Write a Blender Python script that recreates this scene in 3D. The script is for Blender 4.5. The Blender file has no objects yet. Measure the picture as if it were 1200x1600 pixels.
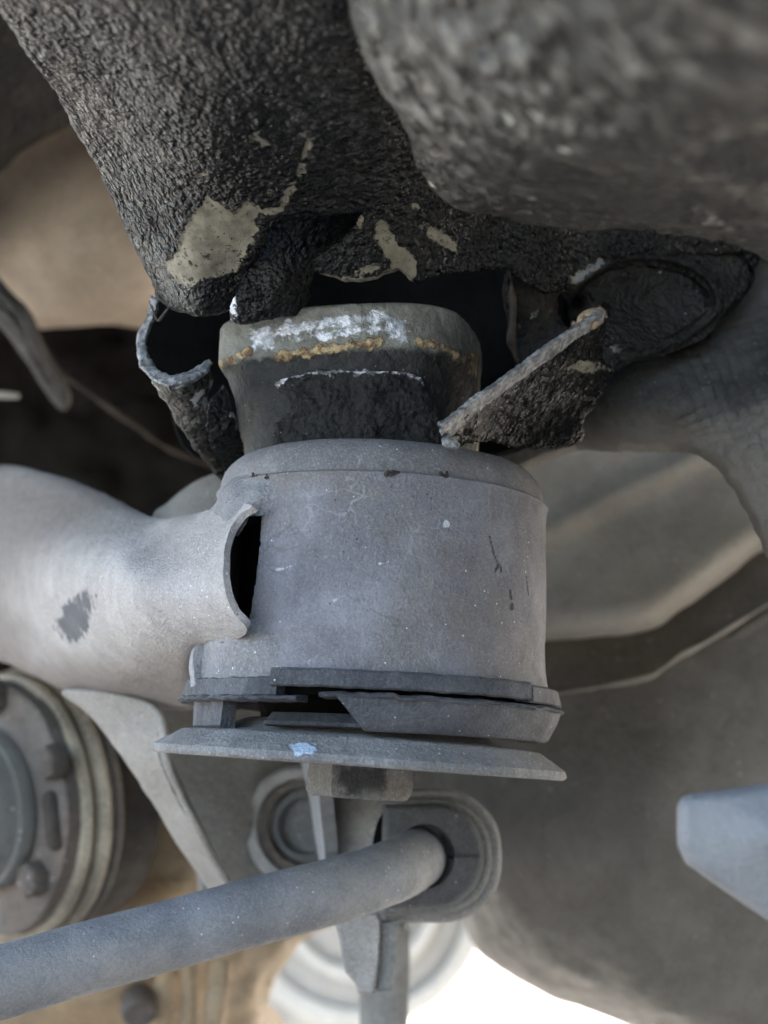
import bpy, math, random
import numpy as np
from mathutils import Vector, Matrix

random.seed(7)
RNG = np.random.RandomState(11)
SC = bpy.context.scene
COL = SC.collection

# ------------------------------------------------------------------ camera, sky, sun, exposure
F, PITCH, D0, H0 = 2300.0, math.radians(9.9), 0.36, 0.3615
CAM = np.array([0.0, 0.0, 0.34])
FW = np.array([0.0, math.cos(PITCH), math.sin(PITCH)])
UP = np.array([0.0, -math.sin(PITCH), math.cos(PITCH)])
RT = np.array([1.0, 0.0, 0.0])

cd = bpy.data.cameras.new('camera')
cd.sensor_fit = 'HORIZONTAL'; cd.sensor_width = 36.0; cd.lens = 36.0 * F / 1200.0
cd.clip_start = 0.005; cd.clip_end = 500.0
cd.dof.use_dof = True; cd.dof.focus_distance = 0.332; cd.dof.aperture_fstop = cd.lens / 4.0
co = bpy.data.objects.new('camera', cd); COL.objects.link(co)
co.location = CAM; co.rotation_euler = (math.radians(90) + PITCH, 0, 0)
SC.camera = co

SUN_EL, SUN_AZ = math.radians(38), math.radians(24)      # azimuth from +Y towards +X
w = bpy.data.worlds.new('World'); SC.world = w; w.use_nodes = True
wn = w.node_tree.nodes; wl = w.node_tree.links
bg = wn.get('Background') or wn.new('ShaderNodeBackground')
sky = wn.new('ShaderNodeTexSky'); sky.sky_type = 'NISHITA'; sky.sun_disc = False
sky.sun_elevation = SUN_EL; sky.sun_rotation = SUN_AZ
sky.air_density = 1.0; sky.dust_density = 3.0; sky.ozone_density = 0.6
wl.new(sky.outputs[0], bg.inputs[0]); bg.inputs[1].default_value = 0.14
sd = bpy.data.lights.new('sun', 'SUN'); sd.energy = 4.0; sd.angle = math.radians(0.5); sd.color = (1.0, 0.95, 0.87)
so = bpy.data.objects.new('sun', sd); COL.objects.link(so)
sdir = Vector((math.sin(SUN_AZ) * math.cos(SUN_EL), math.cos(SUN_AZ) * math.cos(SUN_EL), math.sin(SUN_EL)))
so.rotation_euler = sdir.to_track_quat('Z', 'Y').to_euler(); so.location = (0.6, 3, 4)

SC.view_settings.view_transform = 'Standard'; SC.view_settings.look = 'None'
SC.view_settings.exposure = 3.5; SC.view_settings.gamma = 1.0
SC.cycles.use_denoising = True
SC.cycles.max_bounces = 8; SC.cycles.diffuse_bounces = 5
SC.cycles.sample_clamp_indirect = 6.0

# ------------------------------------------------------------------ numeric helpers
def P(x, y, o):
    """pixel of the 1200x1600 photograph, o metres beyond the bush axis -> world"""
    d = D0 + np.asarray(o, float)
    x = np.asarray(x, float); y = np.asarray(y, float)
    return (CAM + d[..., None] * FW + ((x - 600) / F * d)[..., None] * RT - ((y - 800) / F * d)[..., None] * UP)

def proj(p):
    q = np.asarray(p) - CAM
    d = q @ FW
    return 600 + F * (q @ RT) / d, 800 - F * (q @ UP) / d, d

_perm = RNG.permutation(256)
_val = RNG.uniform(-1, 1, 256)
def vnoise(p):
    i = np.floor(p).astype(np.int64); f = p - i
    u = f * f * f * (f * (f * 6 - 15) + 10)
    i &= 255
    def h(a, b, c): return _val[_perm[(_perm[(_perm[a & 255] + b) & 255] + c) & 255]]
    x, y, z = i[..., 0], i[..., 1], i[..., 2]
    r = 0
    for dx in (0, 1):
        for dy in (0, 1):
            for dz in (0, 1):
                wgt = (u[..., 0] if dx else 1 - u[..., 0]) * (u[..., 1] if dy else 1 - u[..., 1]) * (u[..., 2] if dz else 1 - u[..., 2])
                r = r + wgt * h(x + dx, y + dy, z + dz)
    return r
def fbm(p, octs=3):
    r, a = 0, 1.0
    for k in range(octs):
        r = r + a * vnoise(p * 2.03 ** k + 17.3 * k); a *= 0.5
    return r

def tps(ctrl):
    c = np.array(ctrl, float); xy = c[:, :2] / 500.0; v = c[:, 2]
    n = len(c)
    def k(r2): return 0.5 * r2 * np.log(r2 + 1e-12)
    r2 = ((xy[:, None] - xy[None]) ** 2).sum(-1)
    A = np.zeros((n + 3, n + 3)); A[:n, :n] = k(r2) + np.eye(n) * 1e-4
    Q = np.c_[np.ones(n), xy]; A[:n, n:] = Q; A[n:, :n] = Q.T
    s = np.linalg.lstsq(A, np.r_[v, 0, 0, 0], rcond=None)[0]
    def ev(x, y):
        q = np.c_[np.ravel(x), np.ravel(y)] / 500.0
        out = s[n] + q @ s[n + 1:]
        for i in range(n):
            out = out + s[i] * k(((q - xy[i]) ** 2).sum(-1))
        return out.reshape(np.shape(x))
    return ev

def inside(px, py, poly):
    r = np.zeros(np.shape(px), bool); n = len(poly)
    for i in range(n):
        x0, y0 = poly[i]; x1, y1 = poly[(i + 1) % n]
        if y0 == y1: continue
        c = ((y0 > py) != (y1 > py)) & (px < (x1 - x0) * (py - y0) / (y1 - y0) + x0)
        r ^= c
    return r
def segdist(px, py, pts, closed=True):
    best = np.full(np.shape(px), 1e9); bx = np.zeros_like(best); by = np.zeros_like(best)
    n = len(pts)
    for i in range(n if closed else n - 1):
        x0, y0 = pts[i]; x1, y1 = pts[(i + 1) % n]
        dx, dy = x1 - x0, y1 - y0; L = dx * dx + dy * dy + 1e-9
        t = np.clip(((px - x0) * dx + (py - y0) * dy) / L, 0, 1)
        cx, cy = x0 + t * dx, y0 + t * dy
        d = np.hypot(px - cx, py - cy)
        m = d < best
        best = np.where(m, d, best); bx = np.where(m, cx, bx); by = np.where(m, cy, by)
    return best, bx, by
def sdf(px, py, shapes):
    """signed pixels inside (positive) the union of shapes ('p', pts) or ('l', pts, halfwidth)"""
    r = np.full(np.shape(px), -60.0)
    for s in shapes:
        if s[0] == 'p':
            d = segdist(px, py, s[1])[0]; d = np.where(inside(px, py, s[1]), d, -d)
        else:
            d = s[2] - segdist(px, py, s[1], False)[0]
        r = np.maximum(r, d)
    return np.clip(r, -60, 60)
def catmull(pts, n=8, closed=False):
    p = np.array(pts, float); m = len(p); out = []
    for i in range(m if closed else m - 1):
        if closed: a, b, c, d = p[(i - 1) % m], p[i], p[(i + 1) % m], p[(i + 2) % m]
        else: a, b, c, d = p[max(i - 1, 0)], p[i], p[i + 1], p[min(i + 2, m - 1)]
        for k in range(n):
            t = k / n
            out.append(0.5 * (2 * b + (c - a) * t + (2 * a - 5 * b + 4 * c - d) * t * t + (3 * b - a - 3 * c + d) * t ** 3))
    if not closed: out.append(p[-1])
    return np.array(out)

# ------------------------------------------------------------------ object helpers
def root(name, label, cat, loc=(0, 0, 0), rot=(0, 0, 0), group=None):
    o = bpy.data.objects.new(name, None); COL.objects.link(o)
    o.location = loc; o.rotation_euler = rot; o.empty_display_size = 0.02
    o['label'] = label; o['category'] = cat
    if group: o['group'] = group
    return o
def mesh_obj(name, V, faces, mat, parent=None, attrs=None, angle=40, smooth=True):
    me = bpy.data.meshes.new(name)
    me.from_pydata(np.asarray(V, float).tolist(), [], faces)
    me.validate(); me.update()
    import bmesh
    bm = bmesh.new(); bm.from_mesh(me)
    bmesh.ops.recalc_face_normals(bm, faces=bm.faces); bm.to_mesh(me); bm.free()
    if attrs:
        for k, v in attrs.items():
            a = me.attributes.new(k, 'FLOAT', 'POINT'); a.data.foreach_set('value', np.asarray(v, np.float32))
    if smooth:
        me.polygons.foreach_set('use_smooth', [True] * len(me.polygons))
        me.set_sharp_from_angle(angle=math.radians(angle))
    me.materials.append(mat)
    o = bpy.data.objects.new(name, me); COL.objects.link(o)
    if parent: o.parent = parent
    return o
def loc_of(parent):
    return np.array(parent.location) if parent else np.zeros(3)
def part_label(o, s):
    o['label'] = s; return o

def grid_normals(pts, quads):
    n = np.zeros_like(pts)
    q = np.array(quads)
    fn = np.cross(pts[q[:, 2]] - pts[q[:, 0]], pts[q[:, 3]] - pts[q[:, 1]])
    for k in range(4): np.add.at(n, q[:, k], fn)
    n /= np.linalg.norm(n, axis=1)[:, None] + 1e-12
    s = np.sign(((CAM - pts) * n).sum(1)); s[s == 0] = 1
    return n * s[:, None]

def relief(name, outline, ctrl, mat, parent=None, step=4, thick=0.002, edge=None, bumps=(), attrs=None,
           holes=(), extra=None, jag=0.0, smooth_outline=True, angle=50, attr_disp=None):
    """a solid sheet: outline and depth control points given where they stand, with real thickness"""
    ol = catmull(outline, 6, True) if smooth_outline else np.array(outline, float)
    if jag:
        nn = 0.6 * vnoise(np.c_[ol * 0.07, np.zeros(len(ol))])
        cen = ol.mean(0); dirv = ol - cen; dirv /= np.linalg.norm(dirv, axis=1)[:, None] + 1e-9
        ol = ol + dirv * (nn * jag)[:, None]
    ol = [tuple(q) for q in ol]
    x0, y0 = np.min(ol, 0) - step; x1, y1 = np.max(ol, 0) + step
    nx, ny = int((x1 - x0) / step) + 2, int((y1 - y0) / step) + 2
    gx, gy = np.meshgrid(x0 + np.arange(nx) * step, y0 + np.arange(ny) * step)
    cx, cy = gx[:-1, :-1] + step / 2, gy[:-1, :-1] + step / 2
    keep = inside(cx, cy, ol)
    for h in holes: keep &= ~inside(cx, cy, h)
    idx = -np.ones((ny, nx), int)
    used = np.zeros((ny, nx), bool)
    for a in (0, 1):
        for b in (0, 1):
            used[a:ny - 1 + a, b:nx - 1 + b] |= keep
    idx[used] = np.arange(used.sum())
    px, py = gx[used].copy(), gy[used].copy()
    rr, cc = np.nonzero(keep)
    quads = np.c_[idx[rr, cc], idx[rr + 1, cc], idx[rr + 1, cc + 1], idx[rr, cc + 1]]
    ed = {}
    for q in quads:
        for k in range(4):
            a, b = q[k], q[(k + 1) % 4]
            if (b, a) in ed: del ed[(b, a)]
            else: ed[(a, b)] = 1
    bv = np.unique(np.array(list(ed.keys())).ravel())
    loops = [ol] + [list(h) for h in holes]
    best = np.full(len(bv), 1e9); bx = np.zeros(len(bv)); by = np.zeros(len(bv))
    for lp in loops:
        d, qx, qy = segdist(px[bv], py[bv], lp)
        m = d < best; best = np.where(m, d, best); bx = np.where(m, qx, bx); by = np.where(m, qy, by)
    m = best < step * 1.5
    px[bv[m]] = bx[m]; py[bv[m]] = by[m]
    o = tps(ctrl)(px, py)
    if edge:
        er, ed_drop = edge[:2]; edge_w = edge[2] if len(edge) > 2 else None
        sd_ = segdist(px, py, ol)[0]
        t = np.clip(1 - sd_ / er, 0, 1)
        o = o + ed_drop * (1 - np.sqrt(np.clip(1 - t * t, 0, 1))) * (edge_w(px, py) if edge_w else 1.0)
    if extra is not None: o = o + extra(px, py)
    pts = P(px, py, o)
    N = grid_normals(pts, quads)
    at = {}
    if attrs:
        for k, sh in attrs.items(): at[k] = sdf(px, py, sh)
    disp = np.zeros(len(pts))
    for b in bumps:
        fr, am = b[0], b[1]; oc = b[2] if len(b) > 2 else 2
        v = fbm(pts * fr, oc)
        if len(b) > 3 and b[3] == 'ridge': v = 1 - 2 * np.abs(v)
        disp += am * v
    if attr_disp:
        for k, (amt, wd) in attr_disp.items():
            s = 1 / (1 + np.exp(-at[k] / wd)); disp += amt * s
    pts = pts + N * disp[:, None]
    back = pts - N * thick
    n = len(pts)
    V = np.r_[pts, back] - loc_of(parent)
    faces = [tuple(int(v) for v in q) for q in quads]
    faces += [tuple(int(v) + n for v in q[::-1]) for q in quads]
    for (a, b) in ed: faces.append((int(b), int(a), int(a) + n, int(b) + n))
    at2 = {k: np.r_[v, v] for k, v in at.items()}
    return mesh_obj(name, V, faces, mat, parent, at2, angle)

def sweep(name, pts, rad, mat, parent=None, seg=20, n=8, flat=1.0, bumps=(), attrs=None, caps=True, world=True):
    """round bar along world points with a radius at each"""
    c = np.c_[np.array(pts, float), np.array(rad, float) if np.ndim(rad) else np.full(len(pts), rad)]
    c = catmull(c, n); p, r = c[:, :3], c[:, 3]
    t = np.gradient(p, axis=0); t /= np.linalg.norm(t, axis=1)[:, None] + 1e-12
    u = np.cross(t, [0.13, 0.21, 0.97]); u /= np.linalg.norm(u, axis=1)[:, None] + 1e-12
    v = np.cross(t, u)
    a = np.arange(seg) * 2 * math.pi / seg
    ring = (np.cos(a)[None, :, None] * u[:, None] + flat * np.sin(a)[None, :, None] * v[:, None])
    V = p[:, None] + ring * r[:, None, None]
    nrm = ring.reshape(-1, 3); V = V.reshape(-1, 3)
    for b in bumps: V = V + nrm * (b[1] * fbm(V * b[0], b[2] if len(b) > 2 else 2))[:, None]
    m = len(p); faces = []
    for i in range(m - 1):
        for k in range(seg):
            k2 = (k + 1) % seg
            faces.append((i * seg + k, i * seg + k2, (i + 1) * seg + k2, (i + 1) * seg + k))
    if caps:
        faces.append(tuple(range(seg))); faces.append(tuple((m - 1) * seg + k for k in range(seg))[::-1])
    at = None
    if attrs:
        qx, qy, _ = proj(V); at = {k: sdf(qx, qy, s) for k, s in attrs.items()}
    return mesh_obj(name, V - loc_of(parent), faces, mat, parent, at, 50)

def ring(name, sec, mat, parent, a0=-180, a1=180, seg=240, bumps=(), attrs=None, closed_sec=True, skew=0.0, angle=35, ragged=None, extra=None, cut=None):
    """section (r, z) turned about the parent's z axis; 0 degrees faces the camera side (-y). Local to parent."""
    sec = np.array(sec, float); m = len(sec)
    full = (a1 - a0) >= 360
    A = np.radians(np.linspace(a0, a1, seg + (0 if full else 1), endpoint=not full))
    na = len(A)
    zz = sec[:, 1]; zr = (zz - zz.min()) / (np.ptp(zz) + 1e-9)
    AA = A[:, None] + (np.radians(skew) * (1 - zr)[None] * np.linspace(1, 0, na)[:, None])
    R = np.repeat(sec[None, :, 0], na, 0); Z = np.repeat(sec[None, :, 1], na, 0)
    if ragged is not None:
        R, Z = ragged(AA, R, Z)
    V = np.stack([R * np.sin(AA), -R * np.cos(AA), Z], -1).reshape(-1, 3)
    rd = np.stack([np.sin(AA), -np.cos(AA), 0 * AA], -1).reshape(-1, 3)
    for b in bumps: V = V + rd * (b[1] * fbm(V * b[0] + 5.1, b[2] if len(b) > 2 else 2))[:, None]
    mw = np.array(parent.matrix_basis) if parent else np.eye(4)
    W = V @ mw[:3, :3].T + mw[:3, 3]
    qx, qy, _ = proj(W)
    if extra is not None: V = V + rd * extra(qx, qy, V)[:, None]
    gone = (inside(qx, qy, cut) & (W[:, 1] < H0 - 0.005)) if cut else np.zeros(len(V), bool)
    faces = []
    for i in range(na if full else na - 1):
        i2 = (i + 1) % na
        for k in range(m if closed_sec else m - 1):
            k2 = (k + 1) % m
            q = (i * m + k, i * m + k2, i2 * m + k2, i2 * m + k)
            if cut and (gone[q[0]] or gone[q[1]] or gone[q[2]] or gone[q[3]]): continue
            faces.append(q)
    if closed_sec and not full:
        faces.append(tuple(range(m))); faces.append(tuple((na - 1) * m + k for k in range(m))[::-1])
    at = {k: sdf(qx, qy, s) for k, s in attrs.items()} if attrs else None
    return mesh_obj(name, V, faces, mat, parent, at, angle)

def bevel_box(name, size, mat, parent=None, loc=(0, 0, 0), rot=(0, 0, 0), bev=0.002, seg=3):
    import bmesh
    bm = bmesh.new(); bmesh.ops.create_cube(bm, size=1)
    for v in bm.verts: v.co = Vector((v.co.x * size[0], v.co.y * size[1], v.co.z * size[2]))
    bmesh.ops.bevel(bm, geom=bm.edges[:], offset=bev, segments=seg, affect='EDGES', profile=0.5)
    me = bpy.data.meshes.new(name); bm.to_mesh(me); bm.free()
    me.polygons.foreach_set('use_smooth', [True] * len(me.polygons)); me.set_sharp_from_angle(angle=math.radians(40))
    me.materials.append(mat)
    o = bpy.data.objects.new(name, me); COL.objects.link(o); o.parent = parent
    o.location = loc; o.rotation_euler = rot
    return o

# ------------------------------------------------------------------ materials
class NT:
    def __init__(s, name):
        s.m = bpy.data.materials.new(name); s.m.use_nodes = True
        s.t = s.m.node_tree; s.t.nodes.clear()
        s.out = s.n('ShaderNodeOutputMaterial'); s.b = s.n('ShaderNodeBsdfPrincipled')
        s.t.links.new(s.b.outputs[0], s.out.inputs[0])
        s.tc = s.n('ShaderNodeTexCoord')
    def n(s, t): return s.t.nodes.new(t)
    def l(s, a, b): s.t.links.new(a, b)
    def noise(s, scale, detail=4, rough=0.6, stretch=None, dist=0.0):
        t = s.n('ShaderNodeTexNoise'); t.inputs['Scale'].default_value = scale
        t.inputs['Detail'].default_value = detail; t.inputs['Roughness'].default_value = rough
        t.inputs['Distortion'].default_value = dist
        if stretch:
            mp = s.n('ShaderNodeMapping'); mp.inputs['Scale'].default_value = stretch[:3]
            if len(stretch) > 3: mp.inputs['Rotation'].default_value = stretch[3]
            s.l(s.tc.outputs['Object'], mp.inputs[0]); s.l(mp.outputs[0], t.inputs['Vector'])
        else: s.l(s.tc.outputs['Object'], t.inputs['Vector'])
        return t.outputs[0]
    def voro(s, scale, feature='F1', rnd=1.0, warp=0.0):
        t = s.n('ShaderNodeTexVoronoi'); t.feature = feature; t.inputs['Scale'].default_value = scale
        t.inputs['Randomness'].default_value = rnd
        if warp:
            nz = s.n('ShaderNodeTexNoise'); nz.inputs['Scale'].default_value = scale * 1.3
            s.l(s.tc.outputs['Object'], nz.inputs['Vector'])
            vm = s.n('ShaderNodeVectorMath'); vm.operation = 'MULTIPLY_ADD'
            s.l(nz.outputs['Color'], vm.inputs[0]); vm.inputs[1].default_value = (warp,) * 3
            s.l(s.tc.outputs['Object'], vm.inputs[2]); s.l(vm.outputs[0], t.inputs['Vector'])
        else: s.l(s.tc.outputs['Object'], t.inputs['Vector'])
        return t
    def rng(s, v, a, b, c=0.0, d=1.0):
        r = s.n('ShaderNodeMapRange'); r.interpolation_type = 'SMOOTHSTEP'
        s.l(v, r.inputs[0])
        for i, q in enumerate((a, b, c, d)): r.inputs[i + 1].default_value = q
        return r.outputs[0]
    def math(s, op, a, b=None):
        m = s.n('ShaderNodeMath'); m.operation = op
        for i, q in enumerate((a, b)):
            if q is None: continue
            if isinstance(q, (int, float)): m.inputs[i].default_value = q
            else: s.l(q, m.inputs[i])
        return m.outputs[0]
    def mix(s, f, a, b):
        m = s.n('ShaderNodeMix'); m.data_type = 'RGBA'
        if isinstance(f, (int, float)): m.inputs[0].default_value = f
        else: s.l(f, m.inputs[0])
        for i, q in ((6, a), (7, b)):
            if isinstance(q, tuple): m.inputs[i].default_value = (*q, 1)
            else: s.l(q, m.inputs[i])
        return m.outputs[2]
    def mixf(s, f, a, b):
        m = s.n('ShaderNodeMix'); m.data_type = 'FLOAT'
        s.l(f, m.inputs[0])
        for i, q in ((2, a), (3, b)):
            if isinstance(q, (int, float)): m.inputs[i].default_value = q
            else: s.l(q, m.inputs[i])
        return m.outputs[0]
    def attr(s, name, nscale=500, amp=8.0, soft=1.5):
        a = s.n('ShaderNodeAttribute'); a.attribute_name = name
        nz = s.noise(nscale, 5, 0.65)
        v = s.math('ADD', a.outputs['Fac'], s.math('MULTIPLY', s.math('SUBTRACT', nz, 0.5), amp * 2))
        return s.rng(v, -soft, soft)
    def bump(s, h, strength, dist, prev=None):
        b = s.n('ShaderNodeBump'); b.inputs['Strength'].default_value = strength; b.inputs['Distance'].default_value = dist
        s.l(h, b.inputs['Height'])
        if prev is not None: s.l(prev, b.inputs['Normal'])
        return b.outputs[0]
    def done(s, col, rough, normal=None, metal=None, spec=0.5):
        for k, q in (('Base Color', col), ('Roughness', rough), ('Metallic', metal)):
            if q is None: continue
            if isinstance(q, tuple): s.b.inputs[k].default_value = (*q, 1)
            elif isinstance(q, (int, float)): s.b.inputs[k].default_value = q
            else: s.l(q, s.b.inputs[k])
        s.b.inputs['Specular IOR Level'].default_value = spec
        if normal is not None: s.l(normal, s.b.inputs['Normal'])
        return s.m

def undercoat(name, dark=(0.0028, 0.0026, 0.0022), lite=(0.0085, 0.0078, 0.0068), chip=((0.17, 0.15, 0.107), (0.105, 0.092, 0.065)), scale=1.0,
              speck=(0.4, 0.38, 0.34), speck_thr=0.035, rough=0.32, bump=1.0, spec=0.17, lit_tone=None, chipped=False):
    t = NT(name)
    n1 = t.noise(60 * scale, 4); n2 = t.noise(420 * scale, 4, 0.7)
    col = t.mix(t.rng(n1, 0.35, 0.7), dark, lite)
    col = t.mix(t.math('MULTIPLY', t.rng(n2, 0.5, 0.75), 0.6), col, tuple(min(1, c * 1.9) for c in lite))
    sp = t.voro(330 * scale); spm = t.rng(sp.outputs['Distance'], speck_thr, speck_thr + 0.05, 1, 0)
    spm = t.math('MULTIPLY', spm, t.rng(t.noise(90 * scale, 2), 0.52, 0.62))
    col = t.mix(spm, col, speck)
    v = t.voro(640 * scale, 'SMOOTH_F1', warp=0.0007 / scale)
    v2 = t.voro(1250 * scale, 'SMOOTH_F1')
    h = t.math('ADD', t.math('MULTIPLY', v.outputs['Distance'], -1.0), t.math('MULTIPLY', t.noise(260 * scale, 4, 0.65), 1.3))
    h = t.math('ADD', h, t.math('MULTIPLY', v2.outputs['Distance'], -0.45))
    h = t.math('MULTIPLY', h, t.rng(t.noise(38 * scale, 3, 0.6), 0.36, 0.62, 0.3, 1.0))
    nm = t.bump(h, 1.0, 0.0021 * bump / scale)
    if lit_tone:
        du = t.attr('dust', 110 * scale, 34, 26)  # lighter tone that paints light onto the coat
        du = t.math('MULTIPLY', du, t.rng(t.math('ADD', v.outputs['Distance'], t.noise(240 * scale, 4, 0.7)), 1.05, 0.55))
        col = t.mix(du, col, t.mix(t.noise(330 * scale, 4, 0.7), tuple(c * 0.6 for c in lit_tone), tuple(c * 1.5 for c in lit_tone)))
    rg = t.rng(n2, 0.3, 0.75, rough - 0.13, rough + 0.25)
    if chipped:
        c = t.attr('chip', 330, 20, 1.2)
        cc = t.mix(t.rng(t.noise(220, 5, 0.7), 0.4, 0.65), chip[0], chip[1])
        cc = t.mix(t.rng(t.voro(600).outputs['Distance'], 0.10, 0.18, 1, 0), cc, (0.05, 0.04, 0.03))
        cc = t.mix(t.math('MULTIPLY', t.rng(t.noise(330, 6, 0.75), 0.57, 0.62), 0.9), cc, dark)
        col = t.mix(c, col, cc)
        rg = t.mixf(c, rg, 0.5)
        hh = t.mixf(c, h, -0.3)
        nm = t.bump(hh, 1.0, 0.0021 * bump / scale)
    return t.done(col, rg, nm, spec=spec)

def dusty(name, a=(0.2, 0.2, 0.205), b=(0.29, 0.29, 0.3), speck=(0.6, 0.6, 0.6), scale=1.0, worm=0.5, rough=0.8, bump=0.5, grime=(0.07, 0.065, 0.06),
          grime_amt=0.35, extra=None, spd=0.04, warm=None, grain=0.4, spec=0.4):
    t = NT(name)
    n1 = t.noise(45 * scale, 5, 0.6, dist=0.4); n2 = t.noise(260 * scale, 5, 0.7)
    col = t.mix(t.rng(n1, 0.35, 0.68), a, b)
    if warm: col = t.mix(t.math('MULTIPLY', t.rng(t.noise(28 * scale, 3), 0.45, 0.65), 0.7), col, warm)
    col = t.mix(t.math('MULTIPLY', t.rng(n2, 0.5, 0.8), 0.45), col, tuple(c * 0.62 for c in a))
    if worm:
        v = t.voro(130 * scale, 'DISTANCE_TO_EDGE', warp=0.006 / scale)
        wm = t.math('MULTIPLY', t.rng(v.outputs['Distance'], 0.0, 0.035, 1, 0), t.rng(t.noise(70 * scale, 3), 0.5, 0.66))
        col = t.mix(t.math('MULTIPLY', wm, worm), col, tuple(min(1, c * 1.5) for c in b))
        v2 = t.voro(75 * scale, 'DISTANCE_TO_EDGE', warp=0.012 / scale)
        wd = t.math('MULTIPLY', t.rng(v2.outputs['Distance'], 0.0, 0.03, 1, 0), t.rng(t.noise(50 * scale, 3, 0.6), 0.52, 0.62))
        col = t.mix(t.math('MULTIPLY', wd, worm * 0.8), col, tuple(c * 0.5 for c in a))
    g = t.math('MULTIPLY', t.rng(t.noise(32 * scale, 6, 0.7, dist=1.0), 0.55, 0.75), grime_amt)
    col = t.mix(g, col, grime)
    sp = t.voro(420 * scale); m = t.math('MULTIPLY', t.rng(sp.outputs['Distance'], spd, spd + 0.07, 1, 0), t.rng(t.noise(60 * scale, 3), 0.45, 0.6))
    col = t.mix(m, col, speck)
    sp2 = t.voro(170 * scale); m2 = t.rng(sp2.outputs['Distance'], 0.022, 0.05, 1, 0)
    col = t.mix(m2, col, grime)
    gr = t.noise(1500 * max(scale, 0.6), 3, 0.7)
    col = t.mix(t.math('MULTIPLY', t.rng(gr, 0.5, 0.72), grain), col, tuple(min(1, c * 1.75) for c in b))
    col = t.mix(t.math('MULTIPLY', t.rng(gr, 0.5, 0.3), grain), col, tuple(c * 0.45 for c in a))
    h = t.math('ADD', t.math('MULTIPLY', n2, 0.7), t.math('MULTIPLY', t.noise(900 * scale, 4, 0.7), 0.5))
    h = t.math('ADD', h, t.math('MULTIPLY', gr, 0.5))
    nm = t.bump(h, min(1, bump * 1.3), 0.0010 / scale)
    if extra:
        for ex in extra:
            an, colr, ns, amp = ex[:4]
            f = t.attr(an, ns, amp, ex[4] if len(ex) > 4 else 1.2); col = t.mix(f, col, colr)
    return t.done(col, t.rng(n2, 0.3, 0.7, rough - 0.1, min(1, rough + 0.12)), nm, spec=spec)

M = {}
M['coat'] = undercoat('undercoat_chipped', chipped=True, lit_tone=(0.042, 0.039, 0.035))
M['coat_bare'] = undercoat('undercoat_torn', chipped=True, dark=(0.0012, 0.0011, 0.001), lite=(0.004, 0.0036, 0.003), bump=0.55, spec=0.07, speck=(0.1, 0.095, 0.085))
M['coat_flap'] = undercoat('undercoat_flap', dark=(0.005, 0.0047, 0.0043), lite=(0.014, 0.013, 0.0115), chip=((0.6, 0.6, 0.6), (0.4, 0.4, 0.4)), chipped=True)
M['strip'] = undercoat('dirty_strip', dark=(0.012, 0.011, 0.0095), lite=(0.07, 0.063, 0.052), chip=((0.32, 0.31, 0.29), (0.2, 0.185, 0.15)), chipped=True, rough=0.6)
M['coat_brown'] = undercoat('undercoat_brown', dark=(0.008, 0.007, 0.0057), lite=(0.022, 0.019, 0.015), chip=((0.16, 0.155, 0.145), (0.1, 0.095, 0.085)), chipped=True, rough=0.65)
M['pad'] = undercoat('undercoat_pad', dark=(0.012, 0.0105, 0.0085), lite=(0.035, 0.031, 0.025), lit_tone=(0.12, 0.109, 0.092), scale=0.36, bump=0.7, speck=(0.6, 0.58, 0.5), speck_thr=0.13, rough=0.5)
M['floor'] = dusty('rippled_floor_coat', (0.02, 0.0172, 0.0135), (0.05, 0.044, 0.035), extra=[('road', (0.125, 0.108, 0.085), 120, 34, 42)], worm=0.2, bump=0.9, scale=1.0, speck=(0.4, 0.37, 0.32), grime_amt=0.6)
M['sleeve'] = dusty('dusty_steel', (0.12, 0.114, 0.119), (0.195, 0.187, 0.193), warm=(0.13, 0.114, 0.1), grain=0.26, worm=0.45, bump=0.7, extra=[('mark', (0.02, 0.02, 0.022), 500, 3), ('pale', (0.4, 0.4, 0.4), 500, 9)], grime_amt=0.3)
M['collar'] = dusty('dusty_collar', (0.1, 0.093, 0.091), (0.155, 0.146, 0.143), grime_amt=0.6)
M['arm'] = dusty('dusty_arm', (0.265, 0.24, 0.22), (0.35, 0.32, 0.295), grain=0.3, worm=0.05, bump=1.0, speck=(0.65, 0.63, 0.6), extra=[('road', (0.165, 0.14, 0.122), 60, 30, 45), ('mark', (0.07, 0.07, 0.072), 260, 30, 5)], grime_amt=0.2, spd=0.07)
M['arm_plain'] = dusty('dusty_brace', (0.19, 0.168, 0.142), (0.245, 0.218, 0.187), worm=0.05, bump=0.6, speck=(0.6, 0.58, 0.55), grime_amt=0.25)
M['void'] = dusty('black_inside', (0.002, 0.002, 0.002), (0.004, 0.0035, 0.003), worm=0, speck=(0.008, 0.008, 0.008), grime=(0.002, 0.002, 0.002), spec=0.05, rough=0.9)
M['weld'] = dusty('dusty_weld', (0.15, 0.144, 0.142), (0.22, 0.212, 0.208), worm=0.1, bump=0.8, grime_amt=0.25, spd=0.06)
M['rubber'] = dusty('perished_rubber', (0.036, 0.036, 0.039), (0.075, 0.074, 0.078), worm=0.3, bump=0.6, grime=(0.03, 0.03, 0.03), grime_amt=0.5)
M['rubber_dark'] = dusty('dark_rubber', (0.018, 0.018, 0.019), (0.04, 0.04, 0.042), worm=0.3, bump=0.6, grime=(0.02, 0.02, 0.02))
M['washer'] = dusty('dusty_washer', (0.125, 0.118, 0.11), (0.2, 0.19, 0.178), worm=0.1, bump=1.0, extra=[('paint', (0.32, 0.385, 0.45), 380, 18)], spd=0.07, speck=(0.55, 0.54, 0.52), grime=(0.1, 0.08, 0.06))
M['bolt'] = dusty('dusty_bolt', (0.12, 0.11, 0.095), (0.24, 0.225, 0.2), worm=0.1, bump=0.8, grime_amt=0.6)
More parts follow.
